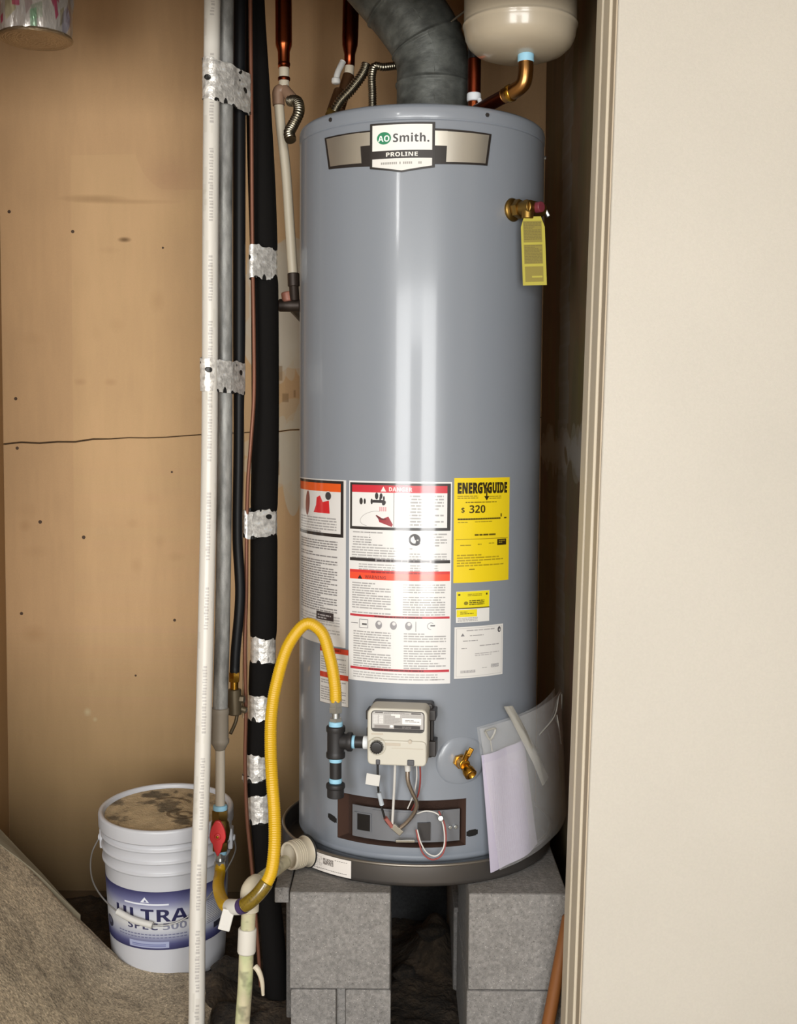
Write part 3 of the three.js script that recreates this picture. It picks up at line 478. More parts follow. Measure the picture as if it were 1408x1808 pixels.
    g.strokeStyle = '#29262a'; g.lineWidth = 3.6; g.beginPath(); g.arc(119, 102, 8.4, 0, 7); g.stroke(); g.fillStyle = '#29262a'; g.beginPath(); g.arc(120, 103, 8, -1.9, -0.3); g.lineTo(120, 103); g.fill(); g.beginPath(); g.arc(121, 104, 8.5, 0.4, 1.7); g.lineTo(122, 102); g.fill();
    g.fillStyle = '#231f21'; g.fillRect(2, 137, 49, 5.5); g.fillRect(148, 138, 32, 5.5); g.fillStyle = '#8a8688'; g.fillRect(51, 137.5, 97, 5.5); words(g, 54, 138.6, 92, 4, 4, '#3a3638', 16, 1, 0.8);
    words(g, 20, 147, 140, 9, 4.4, 'rgba(120,118,120,0.5)', 17);
    g.fillStyle = '#c92f2c'; g.fillRect(2, 158, 178, 8); g.fillStyle = '#e0492b'; g.fillRect(2, 163, 178, 12); words(g, 44, 160, 96, 4, 4, 'rgba(120,20,24,0.7)', 18, 1, 0.7); g.fillStyle = '#2a1518'; g.beginPath(); g.moveTo(18, 174.5); g.lineTo(22.5, 167); g.lineTo(27, 174.5); g.fill(); g.fillStyle = '#7f1f1c'; g.font = 'bold 8px sans-serif'; g.fillText('WARNING', 32, 173.6);
    words(g, 7, 181, 72, 54, 4.4, ink, 19); words(g, 100, 181, 72, 54, 4.4, ink, 20);
    g.fillStyle = '#b52f3d'; g.fillRect(3, 238, 177, 4); words(g, 50, 239, 84, 3, 3, '#5b1a24', 21, 1, 0.8);
    g.strokeStyle = '#77747a'; g.lineWidth = 1; g.strokeRect(22, 247, 16, 15); for (const x of [58, 84, 110]) { g.fillStyle = '#8b898d'; g.beginPath(); g.ellipse(x, 255, 6, 7.5, 0, 0, 7); g.fill(); g.fillStyle = '#d2d1d1'; g.beginPath(); g.ellipse(x + 1, 252, 3, 3, 0, 0, 7); g.fill(); } g.strokeStyle = '#85838a'; g.beginPath(); g.arc(148, 255, 6, 1.5, 5.4); g.stroke(); g.fillStyle = '#4a484c'; g.fillRect(147, 253, 8, 2.4); g.fillRect(27, 254, 9, 3); g.fillRect(5, 254, 14, 1); g.fillRect(122, 247, 0.8, 18);
    words(g, 10, 268, 70, 62, 4.4, ink, 22); words(g, 102, 268, 72, 62, 4.4, ink, 23);
    g.fillStyle = '#b52f3d'; g.fillRect(4, 333, 176, 4.4); words(g, 40, 334, 96, 3, 3, '#5b1a24', 24, 1, 0.8); words(g, 10, 341, 150, 9, 4.4, 'rgba(120,118,120,0.5)', 25); words(g, 150, 350, 22, 3, 3, ink, 26);
  });
  sticker('warning_sticker', -79, -35.2, 0.847, 1.181, 640, 1216, 'white warning sticker with an orange header wrapping out of sight', (g, w, h) => {
    const k = 4; g.scale(k, k); w /= k; h /= k;
    g.fillStyle = '#d4d2d0'; g.fillRect(0, 0, w, h);
    g.fillStyle = '#231f20'; g.fillRect(2, 2, w - 7, 102); g.fillStyle = '#d6d4d2'; g.fillRect(7, 7, w - 18, 91);
    g.fillStyle = '#d9571d'; g.fillRect(7, 7, w - 18, 15);
    g.fillStyle = '#7d4640'; g.beginPath(); g.ellipse(54, 46, 9, 23, 0.1, 0, 7); g.fill();
    g.fillStyle = '#c8222a'; g.beginPath(); g.moveTo(78, 62); g.lineTo(86, 48); g.lineTo(88, 34); g.lineTo(98, 30); g.lineTo(106, 42); g.lineTo(122, 38); g.lineTo(124, 62); g.fill(); g.fillStyle = '#39373b'; g.beginPath(); g.arc(120, 30, 8, 0, 7); g.fill(); g.strokeStyle = '#d6d4d2'; g.lineWidth = 1.4; g.stroke();
    words(g, 14, 70, 126, 28, 5, ink, 31); words(g, 18, 112, 124, 132, 4.6, 'rgba(92,90,92,0.7)', 32); words(g, 18, 250, 130, 40, 5, 'rgba(110,108,110,0.4)', 33);
    g.fillStyle = '#352f33'; g.fillRect(88, 244, 46, 15); words(g, 92, 249, 36, 6, 5, '#aaa6a8', 34, 1);
  }, 0.0005);
  sticker('energy_sticker', 14.4, 43.6, 0.9835, 1.1885, 384, 640, 'yellow energy rating sticker with black heading', (g, w, h) => {
    g.fillStyle = '#e2c71b'; g.fillRect(0, 0, w, h);
    g.fillStyle = '#2b2208'; g.font = 'bold 84px sans-serif'; g.textBaseline = 'alphabetic'; g.fillText('ENERGYGUIDE', 18, 92, 346); g.strokeStyle = '#2b2208'; g.lineWidth = 7; g.strokeText('ENERGYGUIDE', 18, 92, 346);
    g.fillRect(203, 60, 9, 70); g.beginPath(); g.moveTo(190, 112); g.lineTo(226, 112); g.lineTo(208, 140); g.fill();
    words(g, 20, 108, 130, 18, 12, 'rgba(80,66,16,0.55)', 41); words(g, 226, 112, 90, 14, 12, 'rgba(80,66,16,0.5)', 42); words(g, 70, 146, 210, 10, 12, 'rgba(60,48,10,0.65)', 43);
    g.fillStyle = '#3a2e08'; g.font = 'bold 44px sans-serif'; g.fillText('$', 42, 212); g.font = 'bold 66px sans-serif'; g.fillText('320', 92, 214);
    g.fillStyle = '#6a5a12'; g.fillRect(22, 246, 290, 10); g.fillStyle = '#41360c'; for (let x = 26; x < 310; x += 16) g.fillRect(x, 246, 8, 8); g.fillRect(312, 222, 9, 20); g.fillRect(340, 246, 20, 8); words(g, 24, 268, 60, 8, 10, 'rgba(70,58,14,0.6)', 44); words(g, 130, 266, 130, 8, 10, 'rgba(70,58,14,0.45)', 45);
    words(g, 130, 344, 160, 14, 15, 'rgba(50,40,8,0.75)', 46, 1, 0.7); g.fillStyle = 'rgba(70,58,14,0.5)'; g.fillRect(12, 372, 360, 4);
    words(g, 40, 408, 70, 8, 12, 'rgba(70,58,14,0.5)', 47); words(g, 150, 404, 26, 8, 12, 'rgba(70,58,14,0.5)', 48); words(g, 226, 400, 40, 8, 12, 'rgba(70,58,14,0.5)', 49);
    g.fillStyle = '#2b2208'; g.fillRect(288, 380, 72, 38); words(g, 300, 388, 50, 22, 11, '#97841a', 50, 1);
    words(g, 20, 468, 320, 70, 16, 'rgba(80,66,16,0.42)', 51); words(g, 96, 556, 80, 8, 12, 'rgba(50,40,8,0.7)', 52);
  });
  sticker('service_sticker', 15.8, 32.3, 0.905, 0.9665, 256, 224, 'small yellow and white service sticker', (g, w, h) => {
    g.fillStyle = '#d9d8d4'; g.fillRect(0, 0, w, h); g.fillStyle = '#dfcf1c'; g.fillRect(2, 2, w - 4, 116); g.fillRect(4, 132, 152, 52);
    g.fillStyle = '#4d460f'; g.fillRect(0, 118, w, 8); g.fillRect(14, 18, 16, 12); g.fillRect(226, 18, 14, 14); words(g, 84, 20, 110, 18, 10, 'rgba(70,62,14,0.6)', 61); g.beginPath(); g.ellipse(72, 86, 16, 13, 0, 0, 7); g.fill(); words(g, 96, 66, 118, 36, 13, 'rgba(60,54,12,0.75)', 62, 1, 0.6);
    words(g, 30, 146, 110, 20, 12, 'rgba(90,84,18,0.7)', 63, 1); words(g, 12, 190, 150, 22, 10, 'rgba(110,108,108,0.6)', 64, 1);
  });
  sticker('rating_plate', 15.2, 40.5, 0.7945, 0.8965, 384, 448, 'white rating plate sticker with faint printing', (g, w, h) => {
    g.fillStyle = '#d8d6d3'; g.fillRect(0, 0, w, h); g.strokeStyle = 'rgba(150,148,148,0.6)'; g.lineWidth = 3; g.strokeRect(14, 14, w - 26, h - 30);
    words(g, 86, 30, 220, 16, 18, 'rgba(110,108,110,0.5)', 71); g.fillStyle = '#4b494d'; g.beginPath(); g.ellipse(348, 46, 14, 26, 0, 0, 7); g.fill(); g.fillStyle = '#c9c7c6'; g.beginPath(); g.ellipse(350, 50, 6, 10, 0, 0, 7); g.fill(); g.fillStyle = '#78767a'; g.beginPath(); g.moveTo(44, 82); g.lineTo(58, 56); g.lineTo(72, 82); g.fill();
    words(g, 110, 76, 200, 14, 16, 'rgba(100,98,100,0.55)', 72); words(g, 60, 120, 110, 14, 16, 'rgba(100,98,100,0.6)', 73); words(g, 200, 118, 150, 14, 16, 'rgba(100,98,100,0.6)', 74); words(g, 50, 184, 80, 14, 18, 'rgba(100,98,100,0.6)', 75); words(g, 186, 168, 160, 14, 18, 'rgba(100,98,100,0.5)', 76); words(g, 150, 236, 200, 30, 16, 'rgba(110,108,110,0.4)', 77);
    g.fillStyle = '#8c8a8d'; g.fillRect(44, 380, 110, 22); g.fillRect(280, 344, 66, 30); words(g, 44, 382, 110, 20, 10, '#d8d6d3', 78, 1); words(g, 282, 348, 62, 24, 9, '#cfcdcb', 79, 1); words(g, 206, 366, 40, 8, 10, 'rgba(110,108,110,0.6)', 80, 1);
  });
  sticker('notice_sticker', -51.8, -33.3, 0.728, 0.8445, 288, 384, 'narrow notice sticker with two red bands', (g, w, h) => {
    g.fillStyle = '#cfccc8'; g.fillRect(0, 0, w, h); g.fillStyle = '#b9371f'; g.fillRect(0, 0, w, 38); g.fillRect(0, 174, w, 36); words(g, 100, 10, 120, 18, 20, 'rgba(90,20,10,0.6)', 91, 1, 0.8);
    words(g, 14, 70, 250, 96, 16, ink, 92); words(g, 14, 224, 250, 140, 16, 'rgba(92,90,92,0.5)', 93); g.strokeStyle = '#5c5856'; g.lineWidth = 4; g.strokeRect(1, 1, w - 2, h - 2);
  }, 0.0009);

  // gas control box ------------------------------------------------
  const cg = new THREE.Group(); // frame of reference for the control: x across, y up, z outwards
  const th = -7.3 * DEG, C = V(Math.sin(th) * R, y(0.698), Math.cos(th) * R);
  const put = (g) => g.applyMatrix4(new THREE.Matrix4().makeRotationY(th)).translate(C.x, C.y, C.z);
  const shape = (w, h, r, dx = 0, dy = 0) => { const s = new THREE.Shape(), x = -w / 2 + dx, yy = -h / 2 + dy; s.moveTo(x + r, yy); s.lineTo(x + w - r, yy); s.quadraticCurveTo(x + w, yy, x + w, yy + r); s.lineTo(x + w, yy + h - r); s.quadraticCurveTo(x + w, yy + h, x + w - r, yy + h); s.lineTo(x + r, yy + h); s.quadraticCurveTo(x, yy + h, x, yy + h - r); s.lineTo(x, yy + r); s.quadraticCurveTo(x, yy, x + r, yy); return s; };
  const slab = (s, z0, z1, bev) => new THREE.ExtrudeGeometry(s, { depth: z1 - z0 - 2 * bev, bevelEnabled: true, bevelSize: bev, bevelThickness: bev, bevelOffset: -bev, bevelSegments: 3, curveSegments: 8 }).translate(0, 0, z0 + bev);
  const ctl = mesh('gas_control', put(merge(slab(shape(0.1145, 0.109, 0.014, 0, 0.0035), 0.026, 0.088, 0.004), slab(shape(0.112, 0.048, 0.01, 0, -0.0262), 0.08, 0.0915, 0.003))), M.beige, heater, 'beige gas control box with a black dial');
  mesh('control_bracket', put(merge(slab(shape(0.118, 0.106, 0.006, 0.003, 0.004), 0.0, 0.032, 0.003), box(0.056, 0.069, 0.028, 0.048, 0.01, 0.05), box(0.056, 0.070, -0.042, -0.012, 0.01, 0.05), box(-0.066, -0.055, 0.026, 0.044, 0.01, 0.05), box(-0.066, -0.055, -0.016, 0.008, 0.01, 0.04), box(0.058, 0.064, -0.02, 0.03, 0.02, 0.04))), M.darkPlastic, ctl, 'dark bracket behind the box');
  const cl = canvasTex(512, 256, (g, w, h) => {
    g.fillStyle = '#aaa7a4'; g.fillRect(0, 0, w, h); g.fillStyle = '#55514f'; g.fillRect(30, 4, 78, 18); g.fillRect(390, 6, 96, 20); words(g, 120, 8, 250, 14, 12, '#75716f', 101, 1);
    g.fillStyle = '#cfcdca'; g.fillRect(12, 44, 46, 120); g.fillRect(68, 44, 44, 120); words(g, 14, 50, 96, 110, 9, 'rgba(150,148,146,0.6)', 102); words(g, 124, 36, 160, 126, 9, 'rgba(110,106,104,0.5)', 103); words(g, 300, 34, 190, 36, 10, 'rgba(110,106,104,0.5)', 104);
    g.fillStyle = '#e0dedb'; g.fillRect(300, 78, 190, 80); words(g, 330, 104, 140, 20, 16, '#66625f', 105, 1); g.fillStyle = '#d8d6d2'; g.fillRect(190, 28, 90, 22); g.fillRect(230, 50, 50, 26);
    g.fillStyle = '#807b78'; g.fillRect(24, 178, 150, 40); g.fillStyle = '#2a2625'; g.fillRect(220, 176, 260, 44); words(g, 300, 190, 120, 20, 16, '#6b6664', 106, 1); g.fillStyle = '#e8e6e2'; g.beginPath(); g.arc(196, 190, 16, 0, 7); g.fill(); g.fillStyle = '#24201f'; g.fillRect(0, 222, w, 34);
  });
  const lg = new THREE.ShapeGeometry(shape(0.098, 0.037, 0.007), 8); { const p = lg.attributes.position, q = lg.attributes.uv; for (let i = 0; i < p.count; i++) q.setXY(i, p.getX(i) / 0.098 + 0.5, p.getY(i) / 0.037 + 0.5); }
  mesh('control_label', put(merge(lg.translate(0.001, 0.0335, 0.0886), slab(shape(0.098, 0.037, 0.007, 0.001, 0.0335), 0.0845, 0.0884, 0.0005))), mat('#ffffff', 0.4, 0, { map: cl }), ctl, 'grey printed label on the control box');
  mesh('label_frame', put(slab((() => { const s = shape(0.1015, 0.0405, 0.0085, 0.001, 0.0335); s.holes.push(shape(0.0985, 0.0375, 0.007, 0.001, 0.0335)); return s; })(), 0.086, 0.0893, 0.0004)), M.darkPlastic, ctl);
  mesh('dial', put(merge(rod([-0.0375, -0.0145, 0.088], [-0.0375, -0.0145, 0.1035], 0.0115, 0.002, 32), ...Array.from({ length: 16 }, (_, k) => rod([-0.0375 + 0.0112 * Math.cos(k * Math.PI / 8), -0.0145 + 0.0112 * Math.sin(k * Math.PI / 8), 0.092], [-0.0375 + 0.0112 * Math.cos(k * Math.PI / 8), -0.0145 + 0.0112 * Math.sin(k * Math.PI / 8), 0.1025], 0.0014, 0.0005, 8)))), M.blackGloss, ctl, 'black temperature dial');
  mesh('dial_ring', put(new THREE.TorusGeometry(0.0165, 0.0007, 6, 48).translate(-0.0375, -0.0145, 0.0916)), M.beigeDark, ctl);
  mesh('status_window', put(merge(rod([0.025, -0.0035, 0.087], [0.025, -0.0035, 0.0922], 0.0038, 0.0008, 20), slab(shape(0.030, 0.0055, 0.001, -0.008, -0.0095), 0.089, 0.0918, 0.0004), slab(shape(0.022, 0.003, 0.001, -0.038, 0.0085), 0.086, 0.0887, 0.0003), slab(shape(0.060, 0.0012, 0.0004, 0.02, -0.0165), 0.09, 0.0919, 0.0002))), M.cpvcGrey, ctl);
  for (const b of [[-0.040, -0.0315, -0.0495, -0.0395, 0.07, 0.0935], [0.020, 0.0335, -0.049, -0.0375, 0.07, 0.0937]]) mesh('plug', put(box(...b)), M.greyPlastic, ctl, 'dark wire socket');

  // leads between control and burner
  const loc = (p) => v3(p).sub(V(HX, H0, HZ));
  mesh('sensor_lead', sweep([[-0.037, 0.637, -2.302], [-0.036, 0.60, -2.305], [-0.034, 0.57, -2.312], [-0.026, 0.535, -2.322], [-0.018, 0.512, -2.328], [0.0, 0.500, -2.331]].map(loc), 0.0022, { n: 60, rad: 8 }), M.black, heater, 'black sensor lead');
  const tg = mesh('lead_tag', (() => { const g = box(-0.0135, 0.0135, -0.011, 0.011, -0.0004, 0.0004, 0.0003); g.rotateZ(-0.12).rotateY(-0.15); return g.translate(...loc([-0.046, 0.606, -2.300]).toArray()); })(), M.white, heater, 'small white tag on the sensor lead');
  mesh('lead_sleeve', sweep([[-0.0345, 0.580, -2.309], [-0.0285, 0.552, -2.317]].map(loc), 0.0045, { n: 8, rad: 12 }), mat('#b4bcc4', 0.5), heater);
  mesh('lead_sleeve', sweep([[-0.022, 0.524, -2.324], [-0.008, 0.503, -2.330]].map(loc), 0.0042, { n: 8, rad: 12 }), mat('#9a5a52', 0.6), heater);
  mesh('igniter_tube', sweep([[-0.003, 0.636, -2.305], [-0.004, 0.60, -2.312], [-0.006, 0.55, -2.326], [-0.008, 0.508, -2.331]].map(loc), 0.0026, { n: 50, rad: 10 }), M.white, heater, 'thin white igniter tube');
  mesh('pilot_tube', sweep([[0.021, 0.636, -2.298], [0.022, 0.605, -2.297], [0.030, 0.582, -2.302], [0.039, 0.560, -2.310], [0.037, 0.540, -2.318], [0.022, 0.515, -2.328], [0.006, 0.499, -2.332]].map(loc), 0.0043, { n: 80, rad: 14 }), mat('#b5aaa0', 0.25, 0.9), heater, 'bent silver pilot tube');
  mesh('pilot_ferrule', rod(loc([0.0205, 0.640, -2.298]), loc([0.0215, 0.624, -2.297]), 0.006, 0.001, 16), M.white, heater);
  mesh('pilot_clip', merge(box(-0.014, 0.010, -0.006, 0.006, -0.004, 0.004, 0.001).rotateZ(-0.7).translate(...loc([0.003, 0.497, -2.330]).toArray()), box(-0.019, 0.019, -0.0025, 0.0025, -0.004, 0.004, 0.001).translate(...loc([0.018, 0.474, -2.334]).toArray())), M.steel, heater);
  mesh('red_lead', merge(sweep([[0.039, 0.499, -2.328], [0.044, 0.478, -2.322], [0.054, 0.455, -2.312], [0.071, 0.447, -2.306], [0.088, 0.455, -2.306], [0.096, 0.475, -2.312], [0.095, 0.508, -2.328], [0.083, 0.535, -2.332]].map(loc), 0.0016, { n: 90, rad: 8 }), sweep([[0.045, 0.636, -2.30], [0.046, 0.61, -2.306], [0.044, 0.58, -2.318], [0.036, 0.548, -2.335], [0.03, 0.53, -2.35]].map(loc), 0.0016, { n: 50, rad: 8 })), M.redWire, heater, 'thin red leads looping below the burner door');
  mesh('white_lead', merge(sweep([[0.041, 0.499, -2.328], [0.049, 0.474, -2.320], [0.062, 0.458, -2.309], [0.078, 0.455, -2.305], [0.092, 0.470, -2.308], [0.092, 0.508, -2.326], [0.082, 0.528, -2.332], [0.060, 0.534, -2.335], [0.040, 0.528, -2.337]].map(loc), 0.0014, { n: 90, rad: 8 }), sweep([[0.038, 0.638, -2.30], [0.039, 0.61, -2.305], [0.034, 0.575, -2.316], [0.022, 0.54, -2.33]].map(loc), 0.0013, { n: 40, rad: 8 })), M.white, heater);
  mesh('igniter_button', merge(rod(loc([0.086, 0.521, -2.338]), loc([0.087, 0.523, -2.322]), 0.006, 0.0015, 16)), M.zinc, heater);

  // drain valve on its round escutcheon
  const e0 = radial(19, R - 0.006, y(0.630)), e1 = radial(19, R + 0.2, y(0.630));
  mesh('escutcheon', spin(e0, e1, [[0, 0.052], [0.004, 0.051], [0.0075, 0.044], [0.0095, 0.032], [0.0105, 0.018], [0.0105, 0.001]], 56), M.tankDome, heater, 'pale round bulge behind the drain valve');
  const q = (t, u = 0, w = 0) => radial(17.6 + u, R + t, y(0.632) + w);
  const dv = mesh('drain_valve', merge(rod(q(0.002), q(0.038), 0.011, 0.002), hexNut(q(0.006), q(0.016), 0.0145), spin(q(0.030, 0.4, -0.003), q(0.06, 1.8, -0.022), [[0, 0.0001], [0, 0.010], [0.012, 0.0105], [0.014, 0.0125], [0.026, 0.0125], [0.027, 0.009], [0.020, 0.008], [0.020, 0.0001]])), M.brass, heater, 'brass drain valve');
  mesh('valve_stem', merge(rod(q(0.030, 0, 0.004), q(0.040, 1.2, 0.026), 0.006, 0.001, 16), box(-0.009, 0.009, -0.005, 0.005, -0.003, 0.003, 0.002).rotateZ(1.1).translate(...q(0.042, 1.5, 0.026).toArray())), M.brass, dv);

  // relief valve with its yellow tag
  const rv = (t, u = 0, w = 0) => radial(43 + u, R + t, y(1.712) + w);
  const side2 = V(Math.cos(43 * DEG), 0, -Math.sin(43 * DEG)), out2 = V(Math.sin(43 * DEG), 0, Math.cos(43 * DEG));
  const P2 = (o, s, w) => rv(0).addScaledVector(out2, o).addScaledVector(side2, s).add(V(0, w, 0));
  const tp = mesh('relief_valve', merge(spin(P2(-0.004, -0.0, 0), P2(1, 0, 0), [[0, 0.02], [0.006, 0.023], [0.010, 0.020], [0.012, 0.014]], 32), rod(P2(0, 0, 0), P2(0.05, 0, 0), 0.0135, 0.002), hexNut(P2(0.010, 0, 0), P2(0.024, 0, 0), 0.0185), rod(P2(0.040, -0.008, 0), P2(0.040, 0.042, 0), 0.0145, 0.003), rod(P2(0.04, 0, 0.004), P2(0.04, 0, -0.022), 0.012, 0.002)), M.brassDull, heater, 'brass relief valve');
  mesh('valve_cap', rod(P2(0.048, 0.014, 0), P2(0.064, 0.014, 0), 0.0105, 0.002, 24), mat('#6d2a36', 0.45), tp, 'maroon valve cap');
  mesh('test_lever', merge(box(-0.003, 0.003, -0.022, 0.004, -0.006, 0.006, 0.0015).rotateZ(0.5).translate(...P2(0.044, 0.042, 0.006).toArray()), rod(P2(0.040, 0.026, 0.008), P2(0.040, 0.044, 0.008), 0.004, 0.001, 12)), M.zinc, tp);
  const tm = canvasTex(128, 320, (g, w, h) => { g.fillStyle = '#d9cc3d'; g.fillRect(0, 0, w, h); g.fillStyle = '#a8972a'; g.fillRect(12, 20, 100, 100); g.fillRect(12, 130, 100, 90); g.fillRect(14, 232, 98, 72); words(g, 16, 26, 92, 90, 7, 'rgba(96,84,18,0.55)', 111); words(g, 16, 134, 92, 84, 7, 'rgba(96,84,18,0.55)', 112); g.fillStyle = '#d9cc3d'; g.fillRect(62, 220, 52, 8); g.fillRect(50, 276, 56, 8); });
  const ts = new THREE.Shape([[-0.0235, 0], [0.0235, 0], [0.0235, 0.112], [0.0165, 0.132], [-0.0165, 0.132], [-0.0235, 0.112]].map((p) => new THREE.Vector2(...p)));
  const tgm = new THREE.ExtrudeGeometry(ts, { depth: 0.0006, bevelEnabled: false }); { const u = tgm.attributes.uv; for (let i = 0; i < u.count; i++) u.setXY(i, u.getX(i) / 0.047 + 0.5, u.getY(i) / 0.132); }
  tgm.rotateX(-0.03).rotateY(0.10).rotateZ(0.045).translate(...P2(0.056, 0.006, -0.150).toArray());
  mesh('warning_tag', tgm, mat('#c4c4c4', 0.5, 0, { map: tm }), tp, 'long yellow paper tag');  // grey tint puts the shade the tag hangs in into its colour
}

// ------------------------------------------------------------------ pouch of papers taped to the heater
{
  const at = (th, w, r) => V(HX + r * Math.sin(th * DEG), w, HZ + r * Math.cos(th * DEG));
  const sheet = (c, n, m, bow, t) => { // c: four corners [th, y, r] going round from the upper one beside the drain valve
    const pos = [], uv = [], idx = [], N = (n + 1) * (m + 1);
    for (const s of [0, 1]) for (let j = 0; j <= m; j++) for (let i = 0; i <= n; i++) {
      const u = i / n, v = j / m, f = (k) => (c[0][k] * (1 - u) + c[1][k] * u) * (1 - v) + (c[3][k] * (1 - u) + c[2][k] * u) * v;
      const p = at(f(0), f(1), f(2) + bow(u, v) - s * t); pos.push(p.x, p.y, p.z); uv.push(u, 1 - v);
    }
    for (const s of [0, 1]) for (let j = 0; j < m; j++) for (let i = 0; i < n; i++) { const a = s * N + j * (n + 1) + i, b = a + n + 1; s ? idx.push(a, a + 1, b, b, a + 1, b + 1) : idx.push(a, b, a + 1, b, b + 1, a + 1); }
    const g = new THREE.BufferGeometry(); g.setAttribute('position', new THREE.Float32BufferAttribute(pos, 3)); g.setAttribute('uv', new THREE.Float32BufferAttribute(uv, 2)); g.setIndex(idx); g.computeVertexNormals(); return g;
  };
  const pt = canvasTex(256, 384, (g, w, h) => { g.fillStyle = '#b3acbd'; g.fillRect(0, 0, w, h); const r = rng(4); for (let k = 0; k < 20; k++) { g.fillStyle = `rgba(120,112,134,${0.10 + 0.12 * r()})`; for (let y = 50 + r() * 60; y < h - 20; y += 6) if (r() > 0.25) g.fillRect(36 + k * 10, y, 4, 4); } g.fillStyle = 'rgba(170,164,184,0.8)'; g.fillRect(0, 0, w, 26); });
  const pg = sheet([[27, 0.641, 0.272], [51, 0.657, 0.274], [55, 0.440, 0.301], [28, 0.413, 0.301]], 24, 20, (u, v) => 0.003 * Math.sin(u * 3.1) + 0.0025 * Math.sin(u * 9 + v * 2), 0.0012);
  const paper = tag(mesh('instruction_sheet', pg, mat('#ffffff', 0.7, 0, { map: pt })), 'pale lilac printed sheet inside the clear pouch', 'paper');
  pg.translate(-0.2, -0.41, 2.4); paper.position.set(0.2, 0.41, -2.4);
  const t = thing('document_pouch', 'clear plastic document pouch taped onto the heater', 'pouch', [0.22, 0.42, -2.40]);
  const bow = (u, v) => 0.006 * Math.sin(u * Math.PI) * Math.sin(v * Math.PI) + 0.003 * fbm(u * 6 + 8, v * 6 + 8, 64, 3, 44) ;
  const pc = [[26, 0.695, 0.264], [80, 0.735, 0.300], [83, 0.468, 0.318], [31, 0.418, 0.304]];
  part('front_film', sheet(pc.map(([a, b, c]) => [a, b, c + 0.006]), 30, 26, bow, 0.0004), M.clear, t);
  part('back_film', sheet(pc.map(([a, b, c]) => [a, b, c - 0.004]), 30, 26, (u, v) => -0.002 * Math.sin(u * 9), 0.0004), M.clear, t);
  part('tape_strip', sheet([[36, 0.736, 0.283], [40.5, 0.735, 0.284], [63.5, 0.566, 0.3], [58, 0.556, 0.3]], 8, 16, bow, 0.0004), M.film, t, 'whitish tape strip across the pouch');
  part('folded_corner', merge(sweep([at(28, 0.690, 0.275), at(33, 0.692, 0.277), at(30.5, 0.672, 0.277), at(28, 0.690, 0.275)], 0.0022, { n: 40, rad: 6 }), sweep([at(30.5, 0.672, 0.277), at(31.5, 0.648, 0.277)], 0.0016, { n: 10, rad: 6 })), M.film, t);
  part('crease', merge(sweep([at(55, 0.665, 0.30), at(68, 0.692, 0.306), at(76, 0.722, 0.306), at(82, 0.722, 0.31), at(81, 0.69, 0.31)], 0.0014, { n: 40, rad: 6 }), sweep([at(70, 0.69, 0.308), at(74, 0.65, 0.31), at(77, 0.62, 0.312)], 0.0013, { n: 20, rad: 6 })), M.film, t);
}

// ------------------------------------------------------------------ gas drip leg beside the control
{
  const x = -0.118, z = -2.3005, t = thing('gas_drip_leg', 'black iron gas tee and capped drip leg with blue sealing tape', 'pipe fitting', [x, 0.571, z]);
  const Y = (a, b, r, m, n, l) => part(n, rod([x, a, z], [x, b, z], r, 0.002), m, t, l);
  Y(0.571, 0.596, 0.0165, M.iron, 'end_cap'); part('cap_lip', rod([x, 0.588, z], [x, 0.599, z], 0.0185, 0.003), M.iron, t);
  Y(0.598, 0.648, 0.0115, M.iron, 'nipple'); Y(0.599, 0.609, 0.0125, M.tape, 'sealing_tape', 'pale blue sealing tape'); Y(0.640, 0.651, 0.0125, M.tape, 'sealing_tape', 'pale blue sealing tape');
  const d = V(0.992, 0, 0.127).normalize(), B = (q, w = 0.681) => V(x, w, z).addScaledVector(d, q);
  part('tee', merge(spin([x, 0.649, z], [x, 1, z], [[0, 0.012], [0, 0.0175], [0.002, 0.0185], [0.010, 0.0185], [0.012, 0.0165], [0.050, 0.0165], [0.052, 0.0185], [0.060, 0.0185], [0.062, 0.0175], [0.062, 0.012]]), spin(B(0.006), B(1), [[0, 0.012], [0.004, 0.0165], [0.014, 0.0150], [0.018, 0.0185], [0.025, 0.0185], [0.0265, 0.0175], [0.0265, 0.01]])), M.iron, t);
  Y(0.709, 0.720, 0.0135, M.tape, 'sealing_tape', 'pale blue sealing tape');
  part('flare_adapter', merge(hexNut([x, 0.719, z], [x, 0.727, z], 0.0125), rod([x, 0.724, z], [x, 0.742, z], 0.0075), hexNut([x, 0.737, z], [x, 0.748, z], 0.0135)), M.zinc, t, 'silver flare adapter');
  part('side_nipple', rod(B(0.026), B(0.066), 0.0115, 0.001), M.iron, t); part('sealing_tape', rod(B(0.031), B(0.038), 0.0127, 0.001), M.tape, t); part('sealing_tape', rod(B(0.054), B(0.064), 0.0127, 0.001), M.teflon, t, 'white sealing tape');
}

